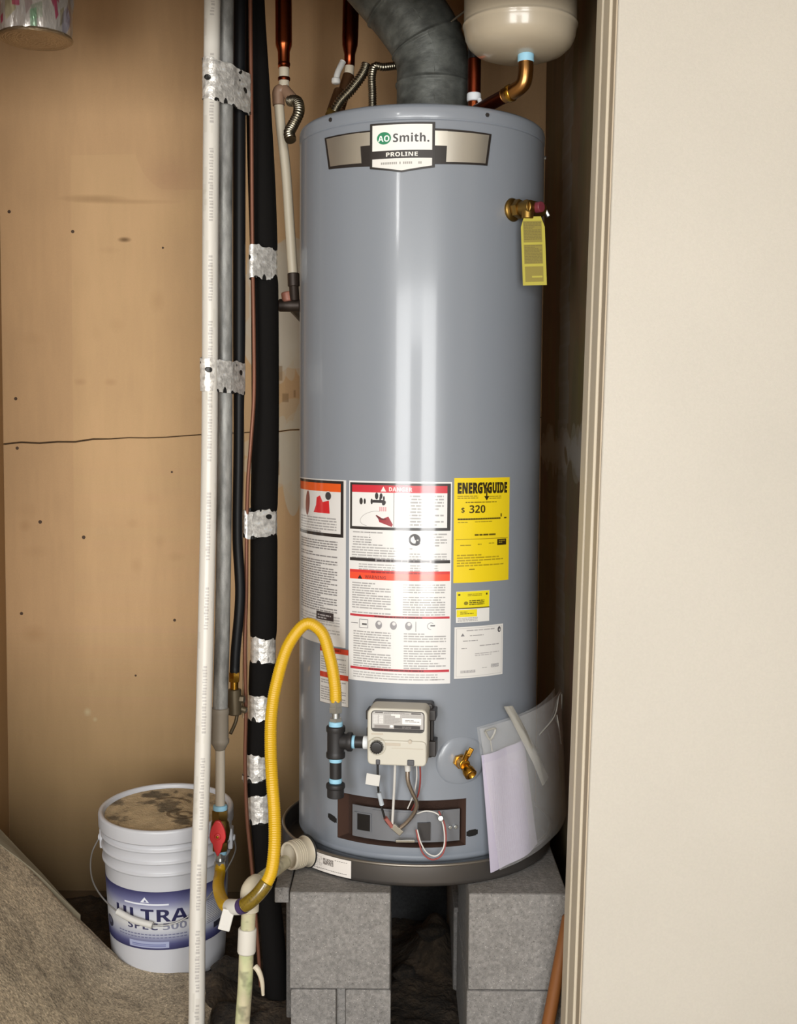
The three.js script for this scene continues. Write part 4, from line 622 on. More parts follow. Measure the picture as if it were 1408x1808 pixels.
// ------------------------------------------------------------------ yellow gas connector
{
  const t = thing('gas_hose', 'yellow coated flexible gas hose looping up to the tee', 'hose', [-0.28, 0.30, -2.3]);
  const pts = [[-0.3785, 0.344, -2.55], [-0.378, 0.33, -2.54], [-0.371, 0.333, -2.470], [-0.344, 0.357, -2.330], [-0.305, 0.401, -2.180], [-0.276, 0.416, -2.150], [-0.249, 0.440, -2.147], [-0.229, 0.471, -2.155], [-0.223, 0.513, -2.170], [-0.226, 0.57, -2.2], [-0.232, 0.622, -2.22], [-0.238, 0.674, -2.25], [-0.240, 0.735, -2.28], [-0.232, 0.795, -2.30], [-0.207, 0.872, -2.31], [-0.174, 0.907, -2.315], [-0.148, 0.892, -2.315], [-0.130, 0.842, -2.31], [-0.120, 0.790, -2.303], [-0.118, 0.757, -2.3005]];
  part('tubing', sweep(pts, (s) => 0.0116 + 0.0005 * Math.sin(s / 0.0042 * Math.PI * 2), { n: 900, rad: 18 }), M.yellow, t);
  part('flare_nut', merge(hexNut([-0.118, 0.742, -2.3005], [-0.118, 0.762, -2.3005], 0.0125)), M.zinc, t); 
  part('flare_nut', merge(hexNut([-0.379, 0.332, -2.551], [-0.379, 0.352, -2.551], 0.0135)), M.zinc, t);
  const c = new THREE.CatmullRomCurve3(pts.map(v3), false, 'centripetal');
  const seg = (u0, u1, r) => { const a = []; for (let k = 0; k <= 10; k++) a.push(c.getPointAt(u0 + (u1 - u0) * k / 10)); return sweep(a, r, { n: 40, rad: 20 }); };
  part('paper_tag', merge(seg(0.333, 0.366, 0.0142), box(-0.011, 0.011, -0.034, 0.006, -0.003, 0.003, 0.002).rotateZ(-0.25).translate(...c.getPointAt(0.345).add(V(-0.007, -0.006, 0.012)).toArray())), M.white, t, 'white paper tag wrapped round the hose');
  part('tag_band', seg(0.366, 0.374, 0.0144), M.lilac, t);
  const pr = canvasTex(128, 128, (g, w, h) => { g.fillStyle = '#6f5a10'; g.fillRect(0, 0, w, h); const r = rng(6); for (let k = 0; k < 260; k++) { g.fillStyle = `rgba(70,56,10,${0.2 + r() * 0.4})`; g.fillRect(r() * w, r() * h, 3 + r() * 9, 3); } }); pr.wrapS = pr.wrapT = THREE.RepeatWrapping; pr.repeat.set(2, 14);
  part('printed_sleeve', seg(0.374, 0.425, 0.0134), mat('#ffffff', 0.3, 0, { map: pr, clearcoat: 0.5 }), t, 'printed yellow sleeve');
}

// ------------------------------------------------------------------ drain pipe of the pan
{
  const t = thing('drain_pipe', 'stained plastic drain pipe elbowing down from the pan', 'pipe', [-0.285, 0.0, -2.2]);
  const e = V(-0.272, 0.428, -2.2), a = V(-0.2200, 0.424, -2.352);
  const d = e.clone().sub(a).normalize(), k = e.clone().addScaledVector(d, -0.03);
  part('horizontal_pipe', rod(a, k.clone().addScaledVector(d, 0.01), 0.0135, 0.001), M.pvcAged, t);
  part('elbow', merge(sweep([k, e.clone().addScaledVector(d, -0.014), e.clone().add(V(0, -0.006, 0)).addScaledVector(d, -0.002), e.clone().add(V(0, -0.02, 0)), e.clone().add(V(-0.001, -0.042, 0))], 0.0178, { n: 50, rad: 24 })), mat('#c4bba6', 0.5), t, 'off-white elbow');
  part('upper_pipe', rod([-0.2735, 0.40, -2.2], [-0.2765, 0.33, -2.2], 0.0135, 0.001), M.pvcAged, t, 'grimy brown-stained pipe');
  part('coupling', spin([-0.2762, 0.352, -2.2], [-0.2785, 0.30, -2.2], [[0, 0.0134], [0, 0.0160], [0.002, 0.0172], [0.044, 0.0172], [0.047, 0.0160], [0.047, 0.013]]), M.pvcPlain, t, 'clean white coupling');
  part('lower_pipe', sweep([[-0.278, 0.315, -2.2], [-0.281, 0.24, -2.2], [-0.286, 0.17, -2.2], [-0.290, 0.08, -2.205], [-0.292, 0.0, -2.21]], 0.0138, { n: 60, rad: 22 }), M.pvcAged, t, 'greenish stained pipe');
}
{ const g = sweep([[0, 0.055, 0], [0.006, 0.05, 0.004], [0.013, 0.03, 0.004], [0.015, 0.0, 0]], (s, L) => 0.006 * (1 - 0.5 * s / L), { n: 24, rad: 8 }); const m = mesh('wood_splinter', g, M.cpvc); m.position.set(-0.262, 0.225, -2.19); tag(m, 'pale curled splinter hanging against the stained drain pipe', 'splinter'); m.position.z = -2.198; }

// ------------------------------------------------------------------ upright service pipes
const line = (pts) => pts;
{
  const t = thing('white_pipe', 'long white printed plastic pipe leaning in front of the pail', 'pipe', [-0.4255, 0.04, -2.5]);
  part('pipe', sweep([[-0.383, 2.45, -2.53], [-0.3865, 2.147, -2.53], [-0.391, 1.694, -2.525], [-0.3935, 1.230, -2.515], [-0.398, 0.874, -2.49], [-0.4035, 0.525, -2.46], [-0.4075, 0.298, -2.43], [-0.4055, 0.090, -2.40], [-0.4055, 0.035, -2.392]], 0.0167, { n: 120, rad: 28 }), M.pvc, t);
}
{
  const t = thing('gas_pipe', 'mottled grey iron gas pipe ending in a red-handled valve', 'pipe', [-0.38, 0.33, -2.56]);
  part('pipe', sweep([[-0.361, 2.45, -2.562], [-0.363, 2.161, -2.562], [-0.367, 1.701, -2.562], [-0.368, 1.229, -2.56], [-0.374, 0.867, -2.56], [-0.3795, 0.675, -2.56]], 0.0162, { n: 100, rad: 26 }), M.ironPipe, t);
  part('reducer', spin([-0.380, 0.684, -2.56], [-0.380, 0, -2.56], [[0, 0.014], [0, 0.0185], [0.003, 0.020], [0.012, 0.020], [0.014, 0.0185], [0.066, 0.0185], [0.069, 0.020], [0.076, 0.0195], [0.080, 0.0165], [0.088, 0.0125], [0.092, 0.0105], [0.092, 0.009]], 30), mat('#857c6f', 0.6, 0.1), t, 'tan reducing coupling');
  part('thin_pipe', rod([-0.3795, 0.60, -2.56], [-0.380, 0.455, -2.56], 0.0104, 0.001), M.cpvcGrey, t, 'thin tan painted pipe');
  part('sealing_tape', rod([-0.380, 0.472, -2.56], [-0.380, 0.459, -2.56], 0.0155, 0.003), M.tape, t, 'pale blue sealing tape');
  const vb = part('valve_body', merge(hexNut([-0.380, 0.462, -2.56], [-0.380, 0.440, -2.56], 0.0185), spin([-0.380, 0.446, -2.56], [-0.380, 0, -2.56], [[0, 0.012], [0.012, 0.019], [0.030, 0.0215], [0.048, 0.019], [0.060, 0.012]]), hexNut([-0.380, 0.392, -2.56], [-0.380, 0.372, -2.56], 0.0175), rod([-0.380, 0.415, -2.545], [-0.380, 0.415, -2.526], 0.008)), M.brassDull, t, 'dull brass valve body');
  const hs = new THREE.Shape(); hs.moveTo(0, -0.044); hs.quadraticCurveTo(0.008, -0.034, 0.011, -0.016); hs.quadraticCurveTo(0.020, -0.008, 0.016, 0.010); hs.quadraticCurveTo(0.013, 0.022, 0.006, 0.032); hs.quadraticCurveTo(0, 0.036, -0.006, 0.032); hs.quadraticCurveTo(-0.013, 0.022, -0.016, 0.010); hs.quadraticCurveTo(-0.020, -0.008, -0.011, -0.016); hs.quadraticCurveTo(-0.008, -0.034, 0, -0.044);
  part('valve_handle', merge(new THREE.ExtrudeGeometry(hs, { depth: 0.006, bevelEnabled: true, bevelSize: 0.002, bevelThickness: 0.002, bevelOffset: -0.002, bevelSegments: 3, curveSegments: 10 }).translate(-0.380, 0.415, -2.530), rod([-0.380, 0.415, -2.526], [-0.380, 0.415, -2.5195], 0.0075, 0.002, 20)), M.red, t, 'red valve handle');
  part('handle_screw', rod([-0.380, 0.415, -2.521], [-0.380, 0.415, -2.5175], 0.0032, 0.001, 14), M.brass, t);
  part('sealing_tape', rod([-0.3795, 0.374, -2.56], [-0.3795, 0.362, -2.56], 0.0135, 0.002), M.tape, t, 'pale blue sealing tape');
  part('flare_fitting', merge(hexNut([-0.3795, 0.364, -2.557], [-0.379, 0.355, -2.553], 0.0125), rod([-0.3795, 0.358, -2.555], [-0.379, 0.345, -2.551], 0.0075)), M.zinc, t);
}
{
  const t = thing('rubber_tube', 'slim black insulated tube with a brass end behind the grey pipe', 'tube', [-0.355, 0.65, -2.62]);
  part('insulation', sweep([[-0.341, 2.45, -2.62], [-0.342, 2.182, -2.62], [-0.344, 1.830, -2.62], [-0.345, 1.471, -2.62], [-0.347, 1.228, -2.62], [-0.3495, 1.044, -2.62], [-0.344, 0.920, -2.62], [-0.354, 0.795, -2.62], [-0.3565, 0.748, -2.62]], (s, L) => 0.0135 - 0.0025 * step(0.55 * L, 0.7 * L, s), { n: 120, rad: 22 }), M.rubber, t);
  part('brass_nut', merge(hexNut([-0.3565, 0.750, -2.62], [-0.357, 0.728, -2.62], 0.0125), rod([-0.357, 0.73, -2.62], [-0.357, 0.705, -2.62], 0.009)), M.brass, t, 'brass flare nut');
  part('service_valve', merge(rod([-0.357, 0.712, -2.62], [-0.356, 0.655, -2.62], 0.0155, 0.003), hexNut([-0.356, 0.690, -2.62], [-0.334, 0.690, -2.615], 0.009), rod([-0.356, 0.672, -2.625], [-0.330, 0.664, -2.62], 0.007)), mat('#5d523f', 0.5, 0.5), t, 'dull brown service valve');
  part('capillary', sweep([[-0.357, 0.71, -2.632], [-0.352, 0.68, -2.636], [-0.355, 0.64, -2.634], [-0.366, 0.612, -2.62]], 0.004, { n: 40, rad: 10 }), mat('#5d523f', 0.5, 0.5), t);
}
{
  const t = thing('tan_cable', 'thin tan cable running down behind the slim black tube', 'cable', [-0.345, 0.64, -2.655]);
  part('sheath', sweep([[-0.352, 1.95, -2.652], [-0.351, 1.70, -2.654], [-0.347, 1.449, -2.655], [-0.344, 1.227, -2.655], [-0.3465, 1.040, -2.655], [-0.338, 0.851, -2.655], [-0.3395, 0.64, -2.655]], 0.0055, { n: 80, rad: 12 }), mat('#a58f70', 0.6), t);
}
{
  const t = thing('copper_line', 'thin bare copper line beside the black foam pipe', 'tube', [-0.327, 0.12, -2.62]);
  part('line', sweep([[-0.322, 2.45, -2.63], [-0.321, 2.175, -2.63], [-0.319, 1.943, -2.63], [-0.3185, 1.672, -2.64], [-0.315, 1.470, -2.635], [-0.3145, 1.350, -2.63], [-0.3205, 1.253, -2.625], [-0.3275, 1.168, -2.63], [-0.332, 1.046, -2.64], [-0.333, 0.923, -2.64], [-0.336, 0.799, -2.64], [-0.3355, 0.650, -2.65], [-0.338, 0.545, -2.655], [-0.335, 0.42, -2.66], [-0.325, 0.30, -2.665], [-0.31, 0.1, -2.665], [-0.305, 0.02, -2.665]], 0.0043, { n: 160, rad: 12 }), M.copperLine, t);
}
{
  const t = thing('insulated_pipe', 'fat black foam insulated pipe with foil tape bands', 'pipe', [-0.27, 0.0, -2.70]);
  const P = [[-0.330, 2.45, -2.70], [-0.323, 2.209, -2.70], [-0.314, 2.029, -2.70], [-0.301, 1.688, -2.70], [-0.298, 1.477, -2.70], [-0.298, 1.227, -2.70], [-0.3005, 1.100, -2.70], [-0.301, 0.973, -2.70], [-0.3025, 0.807, -2.70], [-0.308, 0.677, -2.70], [-0.312, 0.587, -2.70], [-0.3175, 0.495, -2.70], [-0.311, 0.417, -2.70], [-0.302, 0.325, -2.695], [-0.293, 0.246, -2.69], [-0.281, 0.166, -2.67], [-0.270, 0.060, -2.65], [-0.265, 0.0, -2.645]];
  const bands = [1.640, 1.073, 0.787, 0.655, 0.521, 0.424], c = new THREE.CatmullRomCurve3(P.map(v3), false, 'centripetal');
  const ys = []; for (let k = 0; k <= 400; k++) ys.push([c.getPointAt(k / 400), k / 400]);
  const atY = (y) => ys.reduce((b, q) => Math.abs(q[0].y - y) < Math.abs(b[0].y - y) ? q : b);
  part('foam_sleeve', sweep(P, (s, L) => { const y = c.getPointAt(Math.min(1, s / L)).y; let r = 0.0305 - 0.004 * step(0.9, 0.4, y) - 0.004 * step(0.5, 0.35, y) + 0.004 * step(0.32, 0.2, y); if (y > 1.75) r = 0.0305 - 0.006 * step(1.75, 2.2, y); for (const b of bands) r -= 0.0028 * Math.exp(-(((y - b) / 0.03) ** 4)); return r; }, { n: 300, rad: 28 }), M.foam, t);
  const hb = [0.035, 0.03, 0.0315, 0.029, 0.03, 0.033];
  bands.forEach((b, k) => { const q = atY(b)[0], r = 0.0275 - 0.003 * step(0.9, 0.45, b); part('foil_band', wrap(k < 2 ? [[q.x, q.z, r], [k ? -0.3315 : -0.3188, -2.64, 0.0065]] : [[q.x, q.z, r]], b - hb[k], b + hb[k], 300 + k * 7, 0.0016), M.foil, t); });
  part('loose_foil', (() => { const q = atY(0.485)[0]; return wrap([[q.x - 0.004, q.z, 0.0265]], 0.486, 0.5, 371, 0.004); })(), M.foil, t);
}
{
  const w1 = wrap([[-0.3875, -2.53, 0.0172], [-0.364, -2.562, 0.0167], [-0.3425, -2.62, 0.0142], [-0.335, -2.62, 0.014]], 1.947, 2.030, 401, 0.0035, -0.04), m1 = mesh('foil_tape', w1, M.foil); w1.translate(0.37, -1.947, 2.57); m1.position.set(-0.37, 1.947, -2.57);
  tag(m1, 'crumpled silver foil tape binding the white and grey pipes near the ceiling', 'tape');
  const w2 = wrap([[-0.3945, -2.52, 0.0172], [-0.369, -2.56, 0.0167], [-0.347, -2.62, 0.0138]], 1.357, 1.424, 402, 0.0014, -0.03), m2 = mesh('foil_tape', w2, M.foil); w2.translate(0.37, -1.357, 2.57); m2.position.set(-0.37, 1.357, -2.57);
  tag(m2, 'smooth silver foil tape binding the pipes at mid-height', 'tape');
}

// ------------------------------------------------------------------ plumbing above the heater
{
  const t = thing('flue_pipe', 'dull galvanized flue elbow rising from the heater top', 'flue', [0.066, 1.9, -2.6]);
  const p = [[0.067, 1.9, -2.6], [0.067, 2.0, -2.6], [0.066, 2.045, -2.6], [0.050, 2.095, -2.6], [0.012, 2.150, -2.6], [-0.045, 2.215, -2.6], [-0.14, 2.32, -2.6], [-0.24, 2.44, -2.6]];
  part('duct', sweep(p, (s) => 0.077 + (s > 0.098 && s < 0.104 ? 0.003 : 0) + (s > 0.19 && s < 0.196 ? 0.003 : 0) + (s > 0.30 && s < 0.306 ? 0.003 : 0), { n: 220, rad: 48 }), M.galv, t);
  part('collar', spin([0.067, 1.899, -2.6], [0.067, 3, -2.6], [[0, 0.085], [0.004, 0.085], [0.008, 0.0795], [0.03, 0.079], [0.03, 0.077]], 48), M.galv, t);
  part('strap', sweep([[0.1, 2.105, -2.51], [0.125, 2.115, -2.48], [0.145, 2.125, -2.465]], 0.0022, { n: 20, rad: 8 }), M.steel, t);
}
{
  const t = thing('expansion_tank', 'cream expansion tank hanging above the heater', 'tank', [0.238, 1.9, -2.40]);
  const c = [0.226, -2.372], r = 0.1075;
  const prof = [[0.0001, 1.987], [0.03, 1.989], [0.06, 1.994], [0.085, 2.003], [0.098, 2.014], [0.1045, 2.027], [r, 2.044], [r + 0.0002, 2.0475], [r + 0.0022, 2.0495], [r + 0.0022, 2.0525], [r + 0.0002, 2.0545], [r, 2.058], [r, 2.30], [0.10, 2.35], [0.07, 2.375], [0.0001, 2.38]].map(([a, b]) => new THREE.Vector2(a, b));
  part('shell', new THREE.LatheGeometry(prof, 96).rotateZ(0).translate(c[0], 0, c[1]), M.tankCream, t);
  const L = [0.235, -2.345];
  part('inlet', rod([L[0], 1.998, L[1]], [L[0], 1.972, L[1]], 0.0125, 0.001), M.steel, t); part('sealing_tape', rod([L[0], 1.992, L[1]], [L[0], 1.976, L[1]], 0.0155, 0.002), M.tape, t, 'pale blue sealing tape');
  part('elbow', sweep([[L[0], 1.978, L[1]], [L[0], 1.958, L[1]], [0.231, 1.938, -2.349], [0.216, 1.928, -2.362], [0.198, 1.923, -2.38]], 0.0145, { n: 40, rad: 22 }), mat('#a77a48', 0.28, 1), t, 'bright copper elbow');
  part('elbow_collar', spin([0.212, 1.926, -2.366], [0.18, 1.919, -2.394], [[0, 0.014], [0.001, 0.0165], [0.008, 0.0165], [0.010, 0.014]]), M.brass, t);
  part('branch', rod([0.206, 1.925, -2.371], [0.150, 1.9165, -2.47], 0.0132, 0.001), M.copperDark, t, 'dark copper branch pipe');
}
{
  const t = thing('hot_nipple', 'dark copper riser with white tape between flue and cream tank', 'pipe fitting', [0.147, 1.9, -2.505]);
  part('nipple', rod([0.147, 1.9, -2.505], [0.147, 1.945, -2.505], 0.0125), M.copper, t); part('sealing_tape', rod([0.147, 1.945, -2.505], [0.147, 1.962, -2.505], 0.0145, 0.003), M.teflon, t, 'white sealing tape');
  part('riser', rod([0.147, 1.96, -2.505], [0.147, 2.03, -2.505], 0.0135, 0.002), M.copperDark, t); part('heat_sleeve', rod([0.147, 1.985, -2.505], [0.147, 2.45, -2.505], 0.0128, 0.002), M.blackGloss, t); part('tape_tail', sweep([[0.157, 1.945, -2.487], [0.160, 1.928, -2.48], [0.159, 1.905, -2.478]], 0.0045, { n: 16, rad: 8 }), M.teflon, t);
}
{
  const t = thing('cold_water_pipe', 'copper drop pipe reducing to a cream plastic line beside the heater', 'pipe', [-0.26, 1.5, -2.75]);
  part('copper_pipe', spin([-0.264, 2.45, -2.75], [-0.2615, 2.09, -2.75], [[0, 0.0001], [0, 0.0185], [0.315, 0.0185], [0.322, 0.018], [0.335, 0.0135], [0.36, 0.0130], [0.37, 0.0130], [0.37, 0.0001]], 28), M.copper, t);
  part('transition', merge(rod([-0.261, 2.09, -2.75], [-0.261, 2.035, -2.75], 0.0115), rod([-0.261, 2.04, -2.75], [-0.266, 2.025, -2.75], 0.0115)), M.cpvc, t);
  for (const [y0, y1] of [[2.092, 2.084], [2.060, 2.052]]) part('solder_ring', rod([-0.261, y0, -2.75], [-0.261, y1, -2.75], 0.0138, 0.002), M.copperDark, t);
  part('tee', merge(sweep([[-0.252, 2.032, -2.75], [-0.272, 2.030, -2.75], [-0.2735, 2.012, -2.75], [-0.273, 1.998, -2.75]], 0.0135, { n: 30, rad: 18 }), rod([-0.262, 2.035, -2.75], [-0.24, 2.008, -2.735], 0.0125)), mat('#8c6f5a', 0.5), t, 'brown-ringed tee');
  part('plastic_line', sweep([[-0.273, 2.005, -2.75], [-0.268, 1.95, -2.75], [-0.257, 1.858, -2.75], [-0.248, 1.733, -2.75], [-0.240, 1.622, -2.75]], 0.0112, { n: 60, rad: 20 }), M.cpvc, t, 'cream plastic line');
  part('stop_valve', merge(rod([-0.240, 1.63, -2.75], [-0.239, 1.60, -2.75], 0.0135, 0.002), rod([-0.239, 1.605, -2.75], [-0.238, 1.572, -2.76], 0.011), rod([-0.275, 1.560, -2.77], [-0.226, 1.560, -2.77], 0.0145, 0.003), rod([-0.25, 1.56, -2.77], [-0.25, 1.56, -3.2], 0.009)), mat('#3a302a', 0.5, 0.4), t, 'dark stop valve');
  part('valve_cap', rod([-0.257, 1.590, -2.765], [-0.253, 1.568, -2.765], 0.013, 0.004), mat('#a8705f', 0.5), t, 'pinkish valve cap');
  const fx = [[-0.246, 2.005, -2.735], [-0.228, 1.996, -2.71], [-0.2235, 1.968, -2.69], [-0.235, 1.939, -2.68], [-0.242, 1.920, -2.67], [-0.238, 1.902, -2.66]];
  part('flex_connector', sweep(fx, corr(0.0118, 0.0010, 0.006), { n: 200, rad: 18 }), M.flexSteel, t, 'corrugated steel flex connector');
}
{
  const t = thing('hot_water_pipe', 'dark copper drop pipe with a white lever behind the flue', 'pipe', [-0.118, 1.9, -2.8]);
  part('copper_pipe', spin([-0.111, 2.45, -2.8], [-0.118, 2.10, -2.8], [[0, 0.0001], [0, 0.0185], [0.285, 0.0185], [0.305, 0.0175], [0.325, 0.0125], [0.35, 0.0120], [0.35, 0.0001]], 28), mat('#7c3a22', 0.25, 1), t);
  part('solder_joint', rod([-0.118, 2.102, -2.8], [-0.119, 2.073, -2.8], 0.011, 0.003), M.cpvc, t);
  part('ball_valve', merge(rod([-0.119, 2.08, -2.8], [-0.140, 2.0, -2.78], 0.0135, 0.003), rod([-0.14, 2.04, -2.78], [-0.155, 1.985, -2.75], 0.012, 0.003), hexNut([-0.133, 2.04, -2.79], [-0.137, 2.02, -2.785], 0.016)), mat('#5e4028', 0.45, 0.7), t);
  part('valve_lever', merge(sweep([[-0.132, 2.105, -2.785], [-0.143, 2.078, -2.775], [-0.147, 2.06, -2.772]], 0.007, { n: 16, rad: 12 }), rod([-0.147, 2.066, -2.772], [-0.147, 2.052, -2.772], 0.010, 0.004)), M.white, t, 'white plastic lever');
  part('flex_connector', sweep([[-0.155, 1.966, -2.735], [-0.138, 1.998, -2.728], [-0.106, 2.032, -2.722], [-0.082, 2.066, -2.72], [-0.077, 2.082, -2.72]], corr(0.0108, 0.0010, 0.006), { n: 220, rad: 18 }), M.flexSteel, t, 'corrugated steel flex connector');
  part('nut', hexNut([-0.158, 1.97, -2.737], [-0.148, 1.985, -2.731], 0.014), M.brassDull, t);
}
{
  const t = thing('flex_riser', 'short corrugated steel riser arching behind the flue', 'tube', [-0.063, 1.9, -2.68]);
  part('connector', sweep([[-0.0625, 1.9, -2.68], [-0.0625, 1.95, -2.68], [-0.063, 2.01, -2.68], [-0.064, 2.045, -2.68], [-0.058, 2.066, -2.685], [-0.040, 2.066, -2.69], [-0.012, 2.072, -2.70], [0.04, 2.08, -2.71]], corr(0.0085, 0.0008, 0.005), { n: 260, rad: 18 }), M.flexSteel, t);
  part('brass_nut', hexNut([-0.0625, 1.899, -2.68], [-0.0625, 1.925, -2.68], 0.0125), M.brassDull, t);
}
{ // foil-wrapped duct end hanging from the ceiling
  const t = thing('foil_duct', 'foil wrapped duct end with pink printing hanging from the ceiling', 'duct', [-0.80, 2.12, -2.70]);
  const fm = canvasTex(512, 256, (g, w, h) => { g.fillStyle = '#d9d4cf'; g.fillRect(0, 0, w, h); const r = rng(21); for (let k = 0; k < 90; k++) { g.fillStyle = r() > 0.62 ? `rgba(196,60,100,${0.35 + r() * 0.5})` : `rgba(${90 + r() * 120},${80 + r() * 110},${74 + r() * 110},0.4)`; g.save(); g.translate(r() * w, r() * h); g.rotate(r() * 1.2 - 0.6); g.fillRect(-20, -8, 14 + r() * 46, 8 + r() * 26); g.restore(); } });
  fm.wrapS = fm.wrapT = THREE.RepeatWrapping;
  const N = 72, rows = 26, pos = [], uv = [], idx = [];
  for (let j = 0; j <= rows; j++) for (let i = 0; i <= N; i++) { const a = (i % N) / N * Math.PI * 2, y = j / rows * 0.48, k = fbm((i % N) / N * 20 + y * 8, y * 24 - (i % N) / N * 5, 20, 3, 55) - 0.5, r = 0.079 + 0.016 * k - (j === 0 ? 0.004 : 0); pos.push(-0.797 + r * Math.cos(a), 2.124 + y + (j === 0 ? 0.004 * (hash(i % N, 1, 2) - 0.5) : 0), -2.70 + r * Math.sin(a)); uv.push(i / N, y); }
  for (let j = 0; j < rows; j++) for (let i = 0; i < N; i++) { const a = j * (N + 1) + i, b = a + N + 1; idx.push(a, b, a + 1, b, b + 1, a + 1); }
  const g = new THREE.BufferGeometry(); g.setAttribute('position', new THREE.Float32BufferAttribute(pos, 3)); g.setAttribute('uv', new THREE.Float32BufferAttribute(uv, 2)); g.setIndex(idx);
  part('foil_jacket', toCreasedNormals(g, 0.5), mat('#ffffff', 0.3, 0.5, { map: rep(fm, 2, 2), bumpMap: rep(foilBump, 4, 3), bumpScale: 0.003 }), t);
  part('end_cap', spin([-0.797, 2.119, -2.70], [-0.797, 3, -2.70], [[0.004, 0.0001], [0.001, 0.03], [0.003, 0.06], [0.001, 0.074], [0.004, 0.079], [0.008, 0.078]], 60), mat('#a89880', 0.38, 0.85, { bumpMap: rep(foilBump, 3, 3), bumpScale: 0.003 }), t, 'folded foil end');
}

// ------------------------------------------------------------------ paint pail
{
  const t = thing('paint_pail', 'white plastic paint pail with a dirty lid and blue label', 'pail', [-0.535, 0.038, -2.785]);
  t.rotation.x = 3.6 * DEG;
  const L = (p) => new THREE.LatheGeometry(p.map((q) => new THREE.Vector2(...q)), 96);
  const R = (y) => 0.132 + 0.015 * y / 0.36;
  const rib = (y) => [[R(y), y - 0.005], [R(y) + 0.0045, y - 0.003], [R(y) + 0.0052, y], [R(y) + 0.0045, y + 0.003], [R(y), y + 0.005]];
  mesh('body', L([[0.001, 0.004], [0.122, 0.004], [0.126, 0.0], [0.131, 0.004], [R(0.05), 0.05], [R(0.235), 0.235], ...rib(0.262).map((q, k) => k === 0 ? [R(0.256), 0.256] : q), ...rib(0.290), ...rib(0.318), [R(0.335), 0.335], [R(0.345) + 0.004, 0.337], [R(0.345) + 0.004, 0.345]]), M.pail, t);
  mesh('lid', L([[R(0.34) + 0.002, 0.334], [0.1525, 0.334], [0.1545, 0.337], [0.1548, 0.362], [0.1535, 0.366], [0.150, 0.368], [0.1455, 0.3675], [0.1435, 0.364], [0.142, 0.3575], [0.139, 0.357]]), M.pail, t);
  const dm = canvasTex(512, 512, (g, w, h) => {
    const im = g.createImageData(w, h); for (let j = 0; j < h; j++) for (let i = 0; i < w; i++) { const a = fbm(i / w * 6, j / h * 6, 64, 5, 131), b = fbm(i / w * 14, j / h * 14, 64, 3, 135), d = step(0.52, 0.68, a), k = 1 - 0.42 * d + 0.25 * (b - 0.5), q = (j * w + i) * 4; im.data[q] = 188 * k; im.data[q + 1] = 168 * k; im.data[q + 2] = 134 * k; im.data[q + 3] = 255; } g.putImageData(im, 0, 0);
    g.lineCap = 'round'; for (const [x, y, r, a, b] of [[330, 300, 60, 0.2, 4.2], [340, 300, 30, 1, 6], [260, 190, 90, 3.6, 5.6]]) { g.strokeStyle = 'rgba(70,54,34,0.5)'; g.lineWidth = 16; g.beginPath(); g.ellipse(x, y, r, r * 0.8, 0.3, a, b); g.stroke(); }
  });
  const disc = new THREE.CircleGeometry(0.1405, 72).rotateX(-Math.PI / 2).translate(0, 0.3582, 0);
  mesh('lid_dirt', disc, mat('#ffffff', 0.95, 0, { map: dm, bumpMap: rep(dirtBump, 2, 2), bumpScale: 0.003 }), t, 'brown dirt caked on the lid');
  // label: wraps the near side
  const lm = canvasTex(1024, 512, (g, w, h) => {
    const f = g.createLinearGradient(0, 0, 0, h); f.addColorStop(0, '#34345e'); f.addColorStop(0.16, '#67698f'); f.addColorStop(0.34, '#b9bcc9'); f.addColorStop(0.6, '#cfcfcf'); f.addColorStop(0.78, '#9fa3b5'); f.addColorStop(0.9, '#4c4e78'); f.addColorStop(1, '#2d2d55'); g.fillStyle = f; g.fillRect(0, 0, w, h);
    const r = rng(2); g.fillStyle = '#dfe2ea'; g.beginPath(); g.moveTo(446, 96); g.lineTo(472, 48); g.lineTo(498, 96); g.fill(); g.fillRect(344, 104, 260, 14); g.fillStyle = '#67698f'; g.beginPath(); g.moveTo(466, 92); g.lineTo(474, 70); g.lineTo(484, 92); g.fill();
    g.fillStyle = '#23234a'; g.font = 'bold 150px sans-serif'; g.textBaseline = 'alphabetic'; g.fillText('ULTRA', 262, 262, 448);
    g.fillStyle = '#3b3b5c'; g.font = 'bold 84px sans-serif'; g.fillText('SPEC', 356, 334, 190); g.fillStyle = '#7e8094'; g.fillText('500', 566, 334, 146);
    g.fillStyle = 'rgba(84,86,120,0.75)'; for (let x = 290; x < 700; x += 22) { g.fillRect(x, 374, 17, 10); g.fillRect(x, 400, 17, 9); }
    g.fillStyle = '#3a3a48'; g.beginPath(); g.ellipse(178, 370, 44, 50, 0, 0, 7); g.fill(); g.fillStyle = '#6d6d80'; g.beginPath(); g.ellipse(178, 362, 24, 26, 0, 0, 7); g.fill();
    g.fillStyle = '#9fa6c4'; g.fillRect(366, 440, 236, 56); g.fillStyle = '#6d74a0'; g.fillRect(384, 462, 200, 9); g.fillRect(384, 477, 200, 7);
    g.fillStyle = '#30303c'; g.fillRect(884, 380, 64, 52); g.fillStyle = 'rgba(60,60,80,0.6)'; for (let y = 150; y < 360; y += 16) g.fillRect(830, y, 110 + r() * 40, 6);
  });
  { // slightly conical label
    const g = bent(0.1402, -84, 88, 0.083, 0.222, { n: 60, thick: 0.0005, rows: 2 }), p = g.attributes.position; for (let i = 0; i < p.count; i++) { const y = p.getY(i), k = (R(y) + 0.0007) / 0.1402; p.setX(i, p.getX(i) * k); p.setZ(i, p.getZ(i) * k); } g.computeVertexNormals(); g.rotateY(-0.10);
    mesh('paper_label', toCreasedNormals(g, 0.5), mat('#ffffff', 0.45, 0, { map: lm }), t, 'blue and silver paper label');
  }
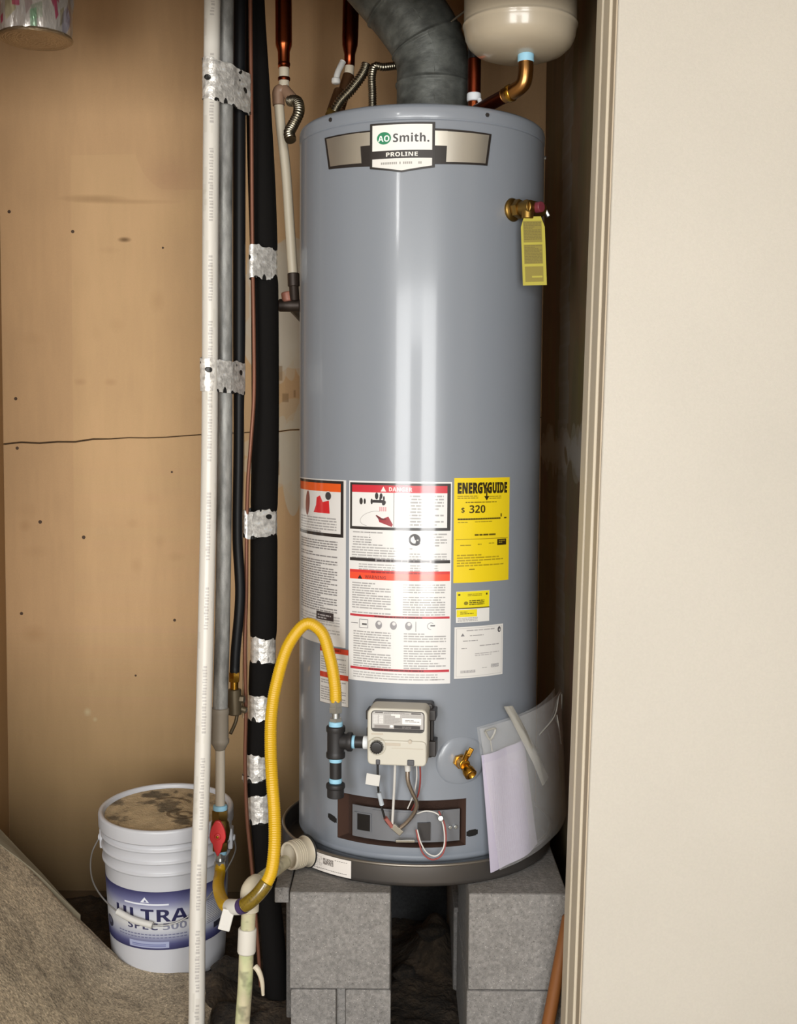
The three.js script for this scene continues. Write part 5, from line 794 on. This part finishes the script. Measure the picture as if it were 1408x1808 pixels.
  for (const s of [-1, 1]) mesh('ear', merge(box(-0.006, 0.006, 0.268, 0.318, -0.014, 0.014, 0.004).translate(s * 0.149, 0, 0), rod([s * 0.150, 0.292, 0], [s * 0.160, 0.292, 0], 0.008, 0.003, 20)), M.pail, t);
  const bw = [[-0.157, 0.292, 0.0], [-0.169, 0.262, 0.03], [-0.160, 0.225, 0.07], [-0.132, 0.198, 0.105], [-0.085, 0.172, 0.135], [-0.02, 0.150, 0.152], [0.05, 0.155, 0.146], [0.105, 0.190, 0.118], [0.150, 0.245, 0.06], [0.164, 0.275, 0.03], [0.157, 0.292, 0.0]];
  mesh('bail_wire', sweep(bw, 0.0018, { n: 120, rad: 8 }), mat('#9b9a98', 0.4, 0.8), t, 'thin wire handle');
  mesh('bail_grip', sweep([[-0.088, 0.1735, 0.134], [-0.05, 0.160, 0.147], [-0.005, 0.150, 0.153]], 0.0075, { n: 30, rad: 14 }), M.white, t, 'white handle grip');
}

// ------------------------------------------------------------------ small things
{ const d = V(0.293, 0.0, -2.235), g = merge(rod([0, 0.004, 0], [0.062, 0.36, -0.006], 0.0125, 0.004, 20)); const m = mesh('wooden_stick', g, M.wood); m.position.set(0.268, 0.0, -2.243); tag(m, 'orange-brown wooden stick leaning behind the wall edge', 'stick'); }
{ // clods on the bare ground
  const r = rng(12);
  const spots = [[-0.352, -2.50, 0.05, 'dark clod of earth at the foot of the white pipe'], [-0.345, -2.38, 0.042, 'brown clod of earth nearest beside the white pipe'], [0.02, -2.72, 0.03, 'small dark clod in the gap between the block piers'], [0.085, -2.80, 0.036, 'dark clod on the dirt heap between the block piers'], [-0.37, -2.66, 0.045, 'dark clod of earth beside the pail']];
  for (const [x, z, s, label] of spots) {
    const pts = []; for (let k = 0; k < 26; k++) { const a = r() * 6.28, b = Math.acos(2 * r() - 1), q = s * (0.75 + 0.35 * r()); pts.push(V(q * Math.sin(b) * Math.cos(a), q * 0.62 * Math.cos(b), q * Math.sin(b) * Math.sin(a))); }
    const m = mesh('clod', boxUV(plain(new ConvexGeometry(pts))), M.dirt); m.position.set(x, dirtH(x, z) + s * 0.35, z); tag(m, label, 'clod');
  }
}

renderer.render(scene, camera);
